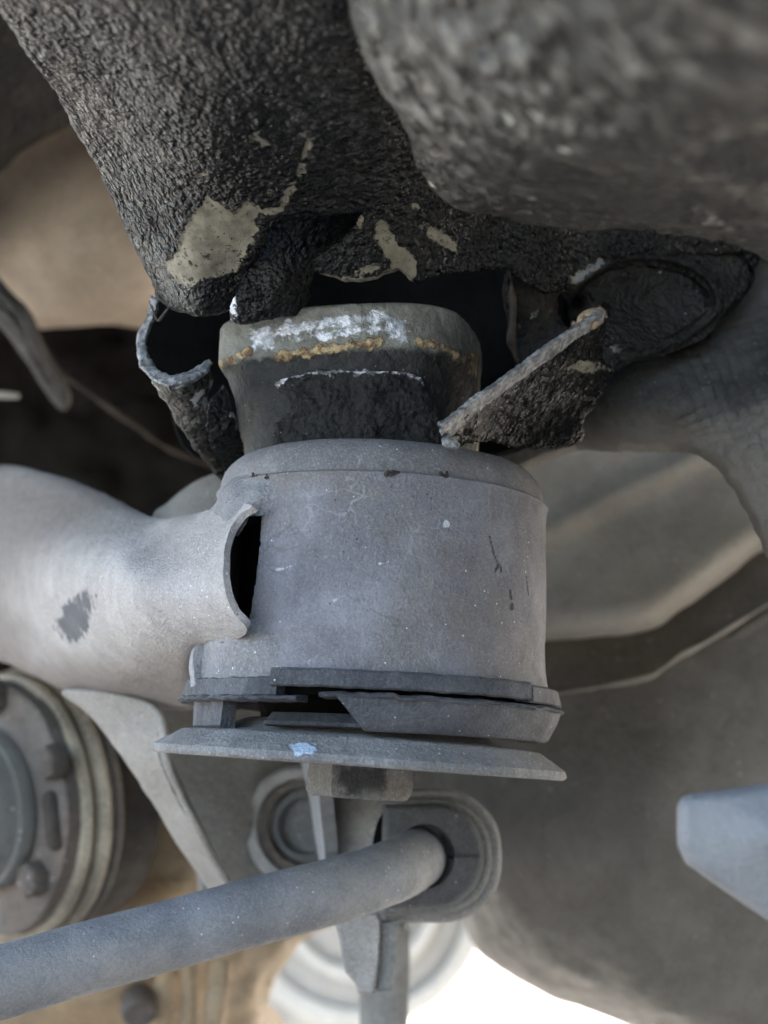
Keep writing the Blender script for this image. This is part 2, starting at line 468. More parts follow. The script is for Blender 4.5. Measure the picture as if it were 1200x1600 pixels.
M['bolt_head'] = dusty('greasy_bolt', (0.06, 0.055, 0.048), (0.12, 0.112, 0.1), worm=0.1, bump=0.8, grime_amt=0.5, extra=[('mark', (0.02, 0.0185, 0.0165), 260, 22, 10)])
M['beige'] = dusty('beige_floor', (0.215, 0.168, 0.12), (0.285, 0.226, 0.166), worm=0.0, bump=0.5, scale=0.5, speck=(0.5, 0.46, 0.4), spd=0.03, rough=0.7)
M['grey_panel'] = dusty('grey_panel', (0.085, 0.077, 0.065), (0.13, 0.118, 0.1), worm=0.0, bump=0.4, scale=0.5, rough=0.7)
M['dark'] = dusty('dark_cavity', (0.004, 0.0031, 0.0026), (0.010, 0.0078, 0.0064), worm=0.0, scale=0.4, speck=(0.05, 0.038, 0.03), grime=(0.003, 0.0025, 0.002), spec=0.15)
M['rust_dark'] = dusty('dark_rust', (0.02, 0.0145, 0.01), (0.042, 0.03, 0.02), worm=0.0, scale=0.6)
M['dark_strut'] = dusty('dull_strut', (0.012, 0.011, 0.010), (0.024, 0.0225, 0.021), worm=0.0, scale=0.6, warm=(0.06, 0.05, 0.04))
M['tub'] = dusty('tub_panel', (0.205, 0.175, 0.138), (0.275, 0.238, 0.19), worm=0.0, bump=0.4, scale=0.5, rough=0.7, grain=0.2)
M['rust_mid'] = dusty('brown_bolt', (0.035, 0.027, 0.02), (0.075, 0.058, 0.044), worm=0.0, scale=0.6)
M['band'] = dusty('dark_tank_top', (0.08, 0.07, 0.057), (0.115, 0.102, 0.084), worm=0.0, scale=0.5)
M['tank'] = dusty('tank_coat', (0.077, 0.065, 0.051), (0.115, 0.099, 0.08), grain=0.2, worm=0.0, bump=0.8, scale=0.55, speck=(0.4, 0.36, 0.3), grime_amt=0.25, rough=0.55)
M['rust'] = dusty('rusty_flange', (0.055, 0.045, 0.036), (0.105, 0.088, 0.071), worm=0.2, scale=0.6, warm=(0.09, 0.06, 0.042), grime=(0.04, 0.03, 0.022))
M['gold'] = dusty('passivated_rim', (0.11, 0.088, 0.06), (0.27, 0.22, 0.15), worm=0.0, scale=0.6, rough=0.5)
M['cast'] = dusty('tan_casting', (0.22, 0.165, 0.105), (0.34, 0.262, 0.175), worm=0.0, bump=0.9, scale=0.45, warm=(0.34, 0.22, 0.11), grime=(0.12, 0.085, 0.055))
M['boot'] = dusty('grey_boot', (0.085, 0.083, 0.078), (0.14, 0.136, 0.126), worm=0.0, scale=0.6)
M['boot_brown'] = dusty('grey_brown_boot', (0.085, 0.079, 0.067), (0.14, 0.13, 0.112), worm=0.0, scale=0.6, grain=0.15)
M['bar'] = dusty('painted_bar', (0.1, 0.1, 0.104), (0.175, 0.171, 0.17), grain=0.25, worm=0.25, bump=0.5, scale=0.9, warm=(0.2, 0.185, 0.165), speck=(0.5, 0.5, 0.5), grime_amt=0.35, rough=0.6)
M['strap'] = dusty('dusty_strap', (0.13, 0.122, 0.11), (0.22, 0.207, 0.187), worm=0.1, scale=0.9)
M['bush_dark'] = dusty('bar_rubber', (0.03, 0.03, 0.03), (0.06, 0.058, 0.056), worm=0.1, scale=0.9)
M['plain_grey'] = dusty('blue_grey_bracket', (0.14, 0.138, 0.136), (0.185, 0.183, 0.18), grain=0.1, spd=0.0, worm=0.0, bump=0.3, scale=0.4, grime_amt=0.12)
M['pale'] = dusty('pale_drum', (0.38, 0.37, 0.355), (0.45, 0.44, 0.42), worm=0.0, bump=0.3, scale=0.2)
M['mid_grey'] = dusty('mid_grey', (0.27, 0.262, 0.25), (0.33, 0.321, 0.307), worm=0.0, bump=0.3, scale=0.2)
M['bright'] = dusty('bare_clip', (0.25, 0.235, 0.2), (0.32, 0.3, 0.27), worm=0.0, scale=0.5)

def torn_metal():
    t = NT('torn_edge_metal')
    n2 = t.noise(500, 5, 0.7); col = t.mix(t.rng(n2, 0.4, 0.65), (0.1, 0.098, 0.095), (0.33, 0.33, 0.33))
    col = t.mix(t.rng(t.noise(180, 4, 0.7), 0.56, 0.66), col, (0.05, 0.048, 0.045))
    nm = t.bump(t.noise(900, 4, 0.75), 1.0, 0.0009)
    return t.done(col, 0.5, nm, 0.35)
M['torn'] = torn_metal()
def rusty_tip():
    t = NT('rusty_tip'); col = t.mix(t.rng(t.noise(500, 4), 0.4, 0.6), (0.16, 0.09, 0.04), (0.36, 0.26, 0.15))
    return t.done(col, 0.8, t.bump(t.noise(700, 4, 0.7), 1.0, 0.001))
M['rust_tip'] = rusty_tip()
def plate_mat():
    t = NT('captive_plate_paint')
    col = t.mix(t.rng(t.noise(120, 5, 0.7), 0.35, 0.65), (0.085, 0.081, 0.066), (0.15, 0.144, 0.12))
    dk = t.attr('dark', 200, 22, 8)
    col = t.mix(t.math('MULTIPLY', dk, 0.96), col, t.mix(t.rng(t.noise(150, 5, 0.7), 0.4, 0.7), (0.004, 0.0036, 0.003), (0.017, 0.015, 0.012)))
    ba = t.attr('bare', 300, 26, 3)  # bare metal, its thin lines also painting in the ridge highlight
    bc = t.mix(t.rng(t.noise(300, 5, 0.7), 0.42, 0.62), (0.2, 0.202, 0.208), (0.42, 0.422, 0.43))
    col = t.mix(ba, col, bc)
    ru = t.attr('rust', 330, 24, 2.5)
    rc = t.mix(t.rng(t.noise(400, 4, 0.7), 0.4, 0.62), (0.1, 0.055, 0.022), (0.33, 0.25, 0.14))
    col = t.mix(ru, col, rc)
    c = t.attr('chip', 300, 6, 1.2)
    col = t.mix(c, col, t.mix(t.noise(400, 4), (0.003, 0.003, 0.003), (0.011, 0.010, 0.009)))
    li = t.attr('lip', 450, 14, 1.5)  # torn grey edge with the ridge highlight painted into its colour
    col = t.mix(li, col, t.mix(t.rng(t.noise(700, 4, 0.7), 0.4, 0.6), (0.06, 0.06, 0.06), (0.36, 0.36, 0.37)))
    spm = t.rng(t.voro(420).outputs['Distance'], 0.03, 0.08, 1, 0)
    col = t.mix(t.math('MULTIPLY', spm, 0.6), col, (0.35, 0.34, 0.31))
    h = t.math('ADD', t.noise(500, 4, 0.7), t.math('MULTIPLY', ru, t.noise(650, 4, 0.8)))
    h = t.math('ADD', h, t.math('MULTIPLY', c, t.math('ADD', t.math('MULTIPLY', t.noise(420, 4, 0.75), 2.0), t.math('MULTIPLY', t.voro(700, 'SMOOTH_F1').outputs['Distance'], -1.6))))
    nm = t.bump(h, 0.8, 0.0011)
    rg = t.mixf(ba, 0.6, 0.33); rg = t.mixf(ru, rg, 0.7); rg = t.mixf(c, rg, 0.7)
    me = t.math('MULTIPLY', ba, t.math('SUBTRACT', 1.0, ru))
    return t.done(col, rg, nm, t.math('MULTIPLY', me, 0.5), spec=0.25)
M['plate'] = plate_mat()
def concrete():
    t = NT('concrete_ground')
    col = t.mix(t.rng(t.noise(6, 6, 0.6), 0.35, 0.65), (0.27, 0.255, 0.228), (0.35, 0.332, 0.3))
    col = t.mix(t.rng(t.noise(0.8, 4), 0.4, 0.7), col, (0.35, 0.33, 0.3))
    return t.done(col, 0.9, t.bump(t.noise(180, 5, 0.7), 0.5, 0.003))
M['ground'] = concrete()

# ------------------------------------------------------------------ the setting
def sheet(name, x0, x1, y0, y1, z, mat, nx=40, ny=40):
    xs, ys = np.linspace(x0, x1, nx), np.linspace(y0, y1, ny)
    gx, gy = np.meshgrid(xs, ys)
    V = np.c_[gx.ravel(), gy.ravel(), np.full(gx.size, z)]
    f = [(j * nx + i, j * nx + i + 1, (j + 1) * nx + i + 1, (j + 1) * nx + i) for j in range(ny - 1) for i in range(nx - 1)]
    return mesh_obj(name, V, f, mat)
g = sheet('ground', -200, 200, -200, 200, 0.0, M['ground']); g['kind'] = 'structure'

# floor of the car above everything
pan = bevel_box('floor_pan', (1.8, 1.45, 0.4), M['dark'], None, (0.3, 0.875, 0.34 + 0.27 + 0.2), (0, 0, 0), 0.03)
bevel_box('pan_extension', (1.0, 1.6, 0.4), M['dark'], pan, (0.50, -1.5, 0.003), (0, 0, 0), 0.03)  # added out of view, shuts off sky light behind right
bevel_box('side_skirt', (0.06, 1.7, 0.42), M['dark'], pan, (0.03, -1.46, -0.38), (0, 0, 0), 0.02)  # unseen upright panel added to block low sky from the right
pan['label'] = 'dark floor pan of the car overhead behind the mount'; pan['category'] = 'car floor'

# left background: beige pressed panel, dark cavity
r = root('floor_panel', 'beige brown dusty floor panel behind the left edge of the black rail', 'floor panel', P(100, 380, 0.26))
relief('pressing', [(-260, 60), (60, 100), (420, 120), (420, 560), (240, 520), (100, 512), (50, 508), (-30, 440), (-260, 400)],
       [(-250, 100, 0.22), (0, 120, 0.25), (300, 150, 0.3), (-200, 380, 0.22), (0, 300, 0.25), (100, 420, 0.23), (230, 440, 0.24), (230, 515, 0.29), (60, 505, 0.28), (400, 400, 0.3)],
       M['beige'], r, 8, 0.004, (30, 0.02), [(25, 0.002, 3)])
relief('upper_lip', [(-300, -200), (20, -200), (140, 60), (240, 150), (120, 190), (40, 235), (-30, 290), (-300, 420)],
       [(-200, -100, 0.14), (0, 0, 0.16), (100, 150, 0.19), (30, 240, 0.2), (-200, 300, 0.18)], M['coat_brown'], r, 8, 0.006, (25, 0.02), [(40, 0.001)], attrs={'chip': []})
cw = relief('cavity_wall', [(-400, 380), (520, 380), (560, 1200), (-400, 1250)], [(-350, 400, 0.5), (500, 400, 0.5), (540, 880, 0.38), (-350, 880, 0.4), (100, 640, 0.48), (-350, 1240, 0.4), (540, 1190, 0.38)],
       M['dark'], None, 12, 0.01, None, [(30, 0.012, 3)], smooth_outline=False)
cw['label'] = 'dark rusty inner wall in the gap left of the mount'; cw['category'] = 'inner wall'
r = root('cavity_strut', 'short dull grey strut at the left edge above the subframe arm', 'strut', P(60, 560, 0.2))
relief('strut_web', [(-60, 400), (15, 462), (50, 500), (75, 555), (110, 612), (100, 640), (75, 618), (40, 560), (-10, 505), (-80, 470)],
       [(-40, 430, 0.2), (30, 490, 0.2), (100, 620, 0.24), (0, 500, 0.21)], M['dark_strut'], r, 4, 0.006, (14, 0.008), [(40, 0.001)])
pl = sweep('brake_line', [P(60, 560, 0.28), P(140, 615, 0.28), P(205, 662, 0.28), P(270, 705, 0.29), P(380, 745, 0.31)], 0.0011, M['rust_dark'], None, 12, bumps=[(120, 0.0006)])
pl['label'] = 'thin rusty pipe running diagonally across the dark cavity'; pl['category'] = 'pipe'
cl = sweep('bright_clip', [P(-60, 612, 0.27), P(0, 617, 0.27), P(30, 619, 0.27)], [0.0013, 0.0016, 0.001], M['bright'], None, 10)  # added pale piece, stands in for a small white reflection
cl['label'] = 'small pale metal clip glinting at the far left edge'; cl['category'] = 'clip'

# right background: recess panel, tank
r = root('wheel_tub', 'smooth grey brown pressed panel to the right of the bushing sleeve', 'body panel', P(1000, 840, 0.16))
def tubcrease(x, y):
    d = (y - (835 - (x - 840) * 0.5)) / 22.0
    return -0.006 * np.exp(-d * d)
relief('pressing', [(600, 600), (1000, 580), (1300, 620), (1300, 800), (1185, 862), (1065, 950), (1005, 986), (850, 1004), (600, 1010)],
       [(620, 620, 0.19), (1000, 640, 0.18), (1280, 660, 0.2), (620, 980, 0.18), (850, 980, 0.15), (1005, 965, 0.14), (1180, 850, 0.15), (1000, 800, 0.17)],
       M['tub'], r, 6, 0.004, (46, 0.022), [(30, 0.0012, 3)], extra=tubcrease)
r = root('fuel_tank', 'large dark rounded fuel tank with a seam filling the lower right', 'fuel tank', P(1000, 1300, 0.2))
relief('upper_shell', [(560, 900), (900, 900), (1350, 700), (1350, 940), (1200, 960), (1060, 1045), (1000, 1075), (860, 1100), (560, 1120)],
       [(600, 950, 0.205), (900, 970, 0.195), (1300, 750, 0.215), (1200, 950, 0.168), (1100, 950, 0.185), (1000, 1070, 0.168), (860, 1095, 0.172), (600, 1110, 0.185)],
       M['band'], r, 8, 0.004, None, [(40, 0.001)], smooth_outline=False)
sweep('seam_flange', [P(560, 1112, 0.185), P(760, 1098, 0.17), P(870, 1084, 0.165), P(1000, 1062, 0.16), P(1040, 1042, 0.16), P(1065, 1024, 0.16), P(1110, 1000, 0.16), P(1200, 945, 0.165), P(1350, 860, 0.18)],
      [0.0004, 0.0004, 0.0005, 0.0006, 0.0010, 0.0012, 0.0007, 0.0005, 0.0004], M['tub'], r, 10, bumps=[(90, 0.0006)])
relief('lower_shell', [(560, 1115), (860, 1086), (1000, 1066), (1065, 1030), (1200, 950), (1400, 850), (1400, 1900), (1250, 1730), (1100, 1655), (1000, 1607), (900, 1572), (830, 1542), (765, 1500), (735, 1465), (712, 1405), (680, 1340), (610, 1290), (560, 1240)],
       [(600, 1110, 0.20), (860, 1095, 0.168), (1060, 1035, 0.165), (1300, 910, 0.18), (760, 1250, 0.17), (900, 1250, 0.145), (1050, 1250, 0.135), (1200, 1250, 0.145), (1100, 1450, 0.145), (900, 1450, 0.155), (1200, 1600, 0.165), (1350, 1800, 0.2), (740, 1440, 0.19)],
       M['tank'], r, 7, 0.01, (90, 0.07, lambda x, y: np.clip((y - 1180) / 160.0, 0, 1)), [(22, 0.0018, 3), (140, 0.00025, 3)])

# bright far things at the bottom
r = root('pale_wheel', 'pale grey round ringed wheel in bright light at the bottom behind the bracket', 'wheel', P(560, 1400, 0.9))
sh = sweep('grey_shaft', [P(598, 1440, 0.16), P(600, 1530, 0.16), P(598, 1700, 0.16)], [0.0095, 0.0088, 0.0085], M['strap'], None, 20, bumps=[(60, 0.0004)])
sh['label'] = 'short brownish grey upright shaft at the bottom below the clamp tab'; sh['category'] = 'shaft'

# differential casting bottom left
r = root('axle_housing', 'tan cast axle housing behind the stabiliser bar at the bottom left', 'axle housing', P(250, 1450, 0.22))
relief('casting', [(-200, 1200), (150, 1180), (300, 1250), (400, 1340), (470, 1400), (520, 1440), (470, 1475), (432, 1520), (412, 1570), (385, 1640), (-200, 1700)],
       [(-150, 1250, 0.25), (200, 1250, 0.23), (380, 1350, 0.24), (450, 1440, 0.26), (400, 1590, 0.27), (200, 1580, 0.22), (250, 1450, 0.19), (0, 1500, 0.19), (0, 1680, 0.23)],
       M['cast'], r, 6, 0.012, (36, 0.04), [(35, 0.004, 3), (150, 0.0005, 2)])
for k, (xa, ya, xb, yb, rr) in enumerate([(262, 1490, 250, 1640, 0.004), (296, 1500, 292, 1640, 0.0034), (345, 1500, 330, 1640, 0.004)]):
    sweep('casting_rib', [P(xa, ya, 0.205), P((xa + xb) / 2, (ya + yb) / 2, 0.2), P(xb, yb, 0.21)], rr, M['cast'], r, 12, bumps=[(90, 0.0008)])
sweep('drain_boss', [P(215, 1555, 0.215), P(217, 1575, 0.19), P(218, 1585, 0.185)], [0.006, 0.007, 0.0055], M['rust'], r, 16)

# joint flange bottom left
ang = math.radians(24)
r = root('joint_flange', 'rusty round driveshaft flange with bolts and ridged golden rim at the lower left', 'flange', P(-12, 1262, 0.16), (math.radians(90) - 0.1, 0, 0))
r.rotation_mode = 'QUATERNION'
nv = Vector((-0.68, -0.72, -0.10)).normalized()
r.rotation_quaternion = nv.to_track_quat('Z', 'Y')
bpy.context.view_layer.update()
def fl(name, sec, mat, **k): return ring(name, sec, mat, r, seg=140, closed_sec=True, **k)
fl('flange_face', [(0.0, -0.004), (0.0, 0.0), (0.042, 0.0), (0.044, -0.001), (0.0445, -0.006), (0.0, -0.006)], M['rust'], bumps=[(90, 0.0008)])
fl('rim_ridge', [(0.044, -0.0055), (0.0465, -0.0065), (0.0475, -0.0085), (0.0465, -0.0105), (0.044, -0.0105)], M['gold'])
fl('rim_ridge', [(0.044, -0.0115), (0.0475, -0.0125), (0.049, -0.0145), (0.0475, -0.0175), (0.043, -0.0175)], M['gold'])
fl('rim_ridge', [(0.042, -0.0185), (0.0470, -0.0190), (0.0478, -0.0205), (0.0468, -0.0225), (0.042, -0.0225)], M['rust'])
fl('rim_band', [(0.040, -0.023), (0.0445, -0.0235), (0.044, -0.04), (0.039, -0.042)], M['rust_dark'])
fl('boot_ring', [(0.0105, 0.001), (0.0105, 0.014), (0.0125, 0.0165), (0.0165, 0.0150), (0.018, 0.0135), (0.0225, 0.0125), (0.0245, 0.010), (0.026, 0.001)], M['boot_brown'])
fl('boot_clamp', [(0.0255, 0.001), (0.0255, 0.006), (0.0272, 0.006), (0.028, 0.004), (0.028, 0.001)], M['boot_brown'])
fl('shaft_end', [(0.0, -0.002), (0.0, 0.012), (0.0085, 0.012), (0.0098, 0.010), (0.0098, -0.002)], M['rubber_dark'])
mw = np.array(r.matrix_basis)
def on_flange(x, y, zl):
    """where the line of sight through a pixel meets the flange plane -> local"""
    Rm = mw[:3, :3]; o0 = mw[:3, 3]; n = Rm[:, 2]
    dvec = P(x, y, 0.0) - CAM; tt = ((o0 - CAM) @ n) / (dvec @ n); q = CAM + dvec * tt
    l = Rm.T @ (q - o0); l[2] += zl; return l
def hexbolt(name, parent, loc, rad, h, mat, rot=0.0):
    V, f = [], []
    prof = [(0.0, 0), (1.0, 0), (1.0, 0.75), (0.9, 0.93), (0.72, 1.0), (0.0, 1.0)]
    nseg = 24
    for (s, z) in prof:
        for k in range(nseg):
            a = 2 * math.pi * k / nseg + rot; hx = math.cos(math.pi / 6) / math.cos(((a - rot) % (math.pi / 3)) - math.pi / 6)
            rr = rad * s * (hx if s > 0.8 else 1.0)
            V.append((loc[0] + rr * math.cos(a), loc[1] + rr * math.sin(a), loc[2] + h * z))
    for i in range(len(prof) - 1):
        for k in range(nseg):
            k2 = (k + 1) % nseg; f.append((i * nseg + k, i * nseg + k2, (i + 1) * nseg + k2, (i + 1) * nseg + k))
    return mesh_obj(name, V, f, mat, parent, None, 30)
for (bx_, by_) in [(92, 1190), (62, 1372), (-2, 1088)]:
    hexbolt('flange_bolt', r, on_flange(bx_, by_, 0.0), 0.0062, 0.006, M['rust_mid'], 0.4)
lug = on_flange(84, 1282, 0.0)
bevel_box('lug', (0.007, 0.02, 0.006), M['rust_dark'], r, tuple(lug), (0, 0, 0.1), 0.0028)

# hub and stub: link plate with bushed eye
r = root('link_plate', 'grey link plate with a ringed bushed eye beneath the big washer', 'link plate', P(420, 1290, 0.12))
relief('plate', [(200, 1060), (420, 1060), (560, 1160), (600, 1300), (560, 1420), (340, 1480), (300, 1330), (240, 1200)],
       [(230, 1080, 0.12), (420, 1100, 0.13), (570, 1250, 0.14), (560, 1400, 0.14), (350, 1440, 0.12), (300, 1300, 0.115)], M['grey_panel'], r, 6, 0.006, (12, 0.006), [(40, 0.0008)])
eye = bpy.data.objects.new('eye_bush', None)
COL.objects.unlink(eye) if eye.name in COL.objects else None
def disc_ring(name, x, y, o, sec, mat, parent, tilt=(0.0, -1, -0.05), seg=96):
    """section (r, z) turned about an axis near the line of sight; verts written relative to the parent"""
    n = Vector(tilt).normalized(); q = n.to_track_quat('Z', 'Y').to_matrix()
    Rm = np.array(q); c = P(x, y, o)
    A = np.arange(seg) * 2 * math.pi / seg; sec = np.array(sec)
    V = np.stack([sec[None, :, 0] * np.cos(A)[:, None], sec[None, :, 0] * np.sin(A)[:, None], np.repeat(sec[None, :, 1], seg, 0)], -1).reshape(-1, 3)
    V = V @ Rm.T + c - loc_of(parent); m = len(sec); f = []
    for i in range(seg):
        for k in range(m):
            f.append((i * m + k, i * m + (k + 1) % m, ((i + 1) % seg) * m + (k + 1) % m, ((i + 1) % seg) * m + k))
    return mesh_obj(name, V, f, mat, parent, None, 40)
tl = (-0.3, -0.95, -0.05)
disc_ring('eye_collar', 480, 1290, 0.125, [(0.0155, -0.004), (0.0155, 0.007), (0.0185, 0.008), (0.0200, 0.006), (0.0205, -0.004)], M['strap'], r, tl)
disc_ring('eye_rubber', 480, 1290, 0.125, [(0.0125, -0.004), (0.0125, 0.004), (0.0150, 0.005), (0.0156, -0.004)], M['rust'], r, tl)
disc_ring('eye_sleeve', 480, 1290, 0.125, [(0.0, -0.004), (0.0, -0.001), (0.0085, -0.001), (0.0095, 0.003), (0.012, 0.001), (0.0128, -0.004)], M['boot'], r, tl)
disc_ring('eye_seal', 480, 1290, 0.128, [(0.0200, -0.004), (0.0200, 0.001), (0.0225, 0.0015), (0.0232, -0.004)], M['bush_dark'], r, tl)

pw = bpy.data.objects['pale_wheel']; tw = (0.0, -1, -0.03)
disc_ring('outer_ring', 560, 1400, 0.9, [(0.0934, -0.0093), (0.0934, 0.0019), (0.0980, 0.0033), (0.1058, 0.0028), (0.1105, 0.0000), (0.1105, -0.0140)], M['pale'], pw, tw)
disc_ring('middle_ring', 560, 1400, 0.9, [(0.0716, -0.0093), (0.0716, -0.0037), (0.0778, -0.0019), (0.0926, -0.0047), (0.0941, -0.0093)], M['mid_grey'], pw, tw)
disc_ring('bright_ring', 560, 1400, 0.9, [(0.0591, -0.0093), (0.0591, 0.0037), (0.0638, 0.0056), (0.0700, 0.0037), (0.0724, -0.0093)], M['pale'], pw, tw)
disc_ring('hub', 560, 1400, 0.9, [(0.0000, -0.0093), (0.0000, -0.0019), (0.0467, -0.0009), (0.0583, -0.0047), (0.0599, -0.0093)], M['mid_grey'], pw, tw)

relief('tyre', [(340, 1430), (640, 1430), (660, 1560), (640, 1590), (610, 1612), (560, 1680), (340, 1700)], [(350, 1440, 0.97), (640, 1440, 0.97), (620, 1600, 0.99), (500, 1550, 0.95), (350, 1690, 0.97)], M['mid_grey'], pw, 8, 0.05, (40, 0.05))
# ------------------------------------------------------------------ subframe arm with its sleeve
TILT = math.radians(2.7)
X0 = (577 - 600) / F * (H0 * math.cos(PITCH))
sub = root('subframe_arm', 'dusty grey subframe arm with welded round bushing sleeve below the torn rail', 'subframe arm',
           (X0, H0, CAM[2]), (0, TILT, 0))
bpy.context.view_layer.update()
marks = [('l', [(765, 838), (772, 866), (778, 880)], 1.6), ('l', [(780, 880), (772, 896)], 1.6), ('l', [(782, 882), (784, 894)], 1.4), ('l', [(797, 922), (799, 936)], 1.8), ('p', [(796, 944), (802, 942), (803, 953), (797, 955)]),
         ('l', [(822, 900), (826, 930)], 1.0), ('l', [(604, 742), (622, 738)], 3.0), ('l', [(690, 738), (698, 744)], 3.5)]
pale = [('l', [(592, 882), (606, 878)], 1.4), ('p', [(690, 815), (699, 812), (703, 821), (694, 824)]), ('l', [(520, 938), (532, 934)], 1.2), ('l', [(430, 890), (455, 886)], 1.4)]
zs = np.linspace(0.0196, 0.0640, 90)
def sr(z): return 0.0408 + 0.0011 * (0.064 - z) / 0.044 + 0.0012 * np.exp(-(z - 0.0196) / 0.0035)
sec = [(0.0385, 0.0200)] + [(sr(z), z) for z in zs] + [(0.0409, 0.0645), (0.0411, 0.0650), (0.0406, 0.0655), (0.0395, 0.0656), (0.037, 0.0650)] + [(0.037, 0.0650 - 0.001 * k) for k in range(1, 41)]
ring('sleeve', sec, M['sleeve'], sub, seg=540, bumps=[(70, 0.00028, 2), (300, 0.00007, 2)], attrs={'mark': marks, 'pale': pale}, angle=55,
     cut=[(330, 800), (408, 803), (406, 850), (400, 900), (392, 950), (386, 986), (330, 990)])
csec = [(0.0380, 0.0640), (0.0397, 0.0645), (0.0399, 0.0656), (0.0398, 0.0670), (0.0396, 0.0682), (0.0393, 0.0693), (0.0389, 0.0703), (0.0383, 0.0712), (0.0375, 0.0721), (0.0366, 0.0729), (0.0355, 0.0735), (0.0342, 0.0740), (0.0325, 0.0743), (0.024, 0.0743), (0.022, 0.0700), (0.022, 0.0640)]
ring('collar', csec, M['collar'], sub, seg=300, bumps=[(60, 0.0004, 3), (400, 0.00006)], angle=55)
def sub_relief(*a, **k):
    ob = relief(*a, **k)                      # built in world space, then hung under the tilted root without moving it
    ob.parent = sub; ob.matrix_parent_inverse = sub.matrix_basis.inverted(); return ob
def sub_sweep(*a, **k):
    ob = sweep(*a, **k); ob.parent = sub; ob.matrix_parent_inverse = sub.matrix_basis.inverted(); return ob
# pressed tube
arm_out = [(-300, 770), (-120, 735), (0, 728), (70, 738), (150, 765), (232, 806), (290, 806), (330, 798), (352, 786), (372, 786), (394, 790), (376, 803), (360, 826), (350, 858), (346, 895),
           (350, 930), (362, 960), (384, 986), (372, 1000), (340, 1006), (310, 1012), (303, 1040), (304, 1075), (300, 1108), (240, 1108), (160, 1098), (105, 1084), (55, 1058), (0, 1032), (-120, 1000), (-300, 960)]
relief_ctrl = [(-280, 780, 0.24), (-280, 940, 0.24), (0, 735, 0.135), (0, 860, 0.095), (0, 1020, 0.115), (70, 745, 0.11), (150, 775, 0.075), (232, 812, 0.035), (120, 860, 0.04), (120, 960, 0.038), (120, 1075, 0.082), (120, 1020, 0.052),
               (200, 880, -0.002), (200, 960, -0.004), (210, 1010, 0.010), (210, 1050, 0.034), (210, 1095, 0.075), (300, 830, -0.010), (300, 900, -0.029), (300, 970, -0.026), (290, 1005, -0.012), (290, 1050, 0.014), (290, 1095, 0.05), (370, 800, -0.026), (350, 880, -0.0395), (375, 985, -0.0375), (345, 940, -0.039)]
sub_relief('arm_tube', arm_out, relief_ctrl, M['arm'], None, 3, 0.0017, (26, 0.010, lambda x, y: np.clip((335 - x) / 30.0, 0, 1)), [(22, 0.0007, 2), (110, 0.00012, 2), (420, 0.00010, 2)],
           attrs={'road': [('p', [(-300, 700), (150, 740), (215, 800), (130, 840), (50, 880), (20, 940), (60, 1020), (180, 1045), (300, 1035), (310, 1130), (-300, 1130)])], 'mark': [('p', [(90, 980), (100, 948), (130, 925), (148, 930), (140, 965), (132, 995), (105, 1002)])]},  # browner zone along the top, left and underside of the arm
           extra=lambda x, y: -0.010 * (np.clip(1 - np.hypot((x - 352) / 40.0, (y - 890) / 105.0), 0, 1)) * 0.0)
# back of the tube running on behind the sleeve
sub_relief('rear_tube', [(236, 812), (262, 785), (290, 762), (330, 742), (420, 720), (700, 720), (700, 1000), (300, 1000), (240, 900)],
           [(240, 815, 0.06), (290, 765, 0.065), (420, 730, 0.07), (690, 740, 0.08), (690, 980, 0.08), (280, 900, 0.05), (300, 820, 0.05)], M['arm_plain'], None, 6, 0.003, (20, 0.01), [(40, 0.0006)])
def sleeve_o(x, y):
    z = 0.0206 + (1050 - np.asarray(y, float)) * (0.0442 / 313.0)
    cxp = 577 + (1080 - np.asarray(y, float)) * 0.047
    R_ = 0.0412
    u = np.clip((np.asarray(x, float) - cxp) * 0.352 / F / R_, -0.97, 0.97)
    Y = H0 - R_ * np.sqrt(1 - u * u)
    return (Y * math.cos(PITCH) + z * math.sin(PITCH)) - D0
# weld fillets
sub_relief('weld_bead', [(322, 806), (336, 786), (350, 762), (372, 744), (402, 740), (426, 748), (440, 766), (436, 788), (418, 802), (400, 806), (390, 796), (372, 800), (350, 830), (335, 830)],
           [(325, 805, -0.006), (345, 785, -0.007), (372, 746, 0.0015), (405, 742, 0.0012), (437, 765, 0.0012), (432, 790, 0.001), (405, 804, -0.0015), (385, 770, -0.0042), (405, 775, -0.0036), (365, 775, -0.006), (360, 810, -0.010), (340, 825, -0.010), (392, 792, -0.005)],
           M['weld'], None, 3, 0.004, None, [(110, 0.0005, 2), (450, 0.00014, 2)], extra=sleeve_o)
sub_relief('weld_bead', [(301, 1034), (306, 1014), (330, 1003), (362, 990), (384, 974), (400, 966), (430, 964), (470, 980), (490, 1020), (480, 1056), (440, 1058), (380, 1062), (330, 1068), (306, 1068), (303, 1048)],
           [(301, 1035, -0.008), (306, 1066, -0.010), (330, 1010, -0.008), (330, 1040, -0.0065), (330, 1064, -0.0085), (385, 978, -0.0045), (385, 1020, -0.0045), (385, 1045, -0.0035), (385, 1062, -0.0045), (405, 966, -0.001), (430, 965, 0.0008), (425, 1010, -0.0025), (430, 1056, -0.0025), (470, 1020, 0.0004), (490, 1020, 0.0015), (470, 980, 0.0015), (480, 1056, 0.001)],
           M['weld'], None, 3, 0.004, None, [(100, 0.0006, 2), (350, 0.00016, 2)], extra=sleeve_o)
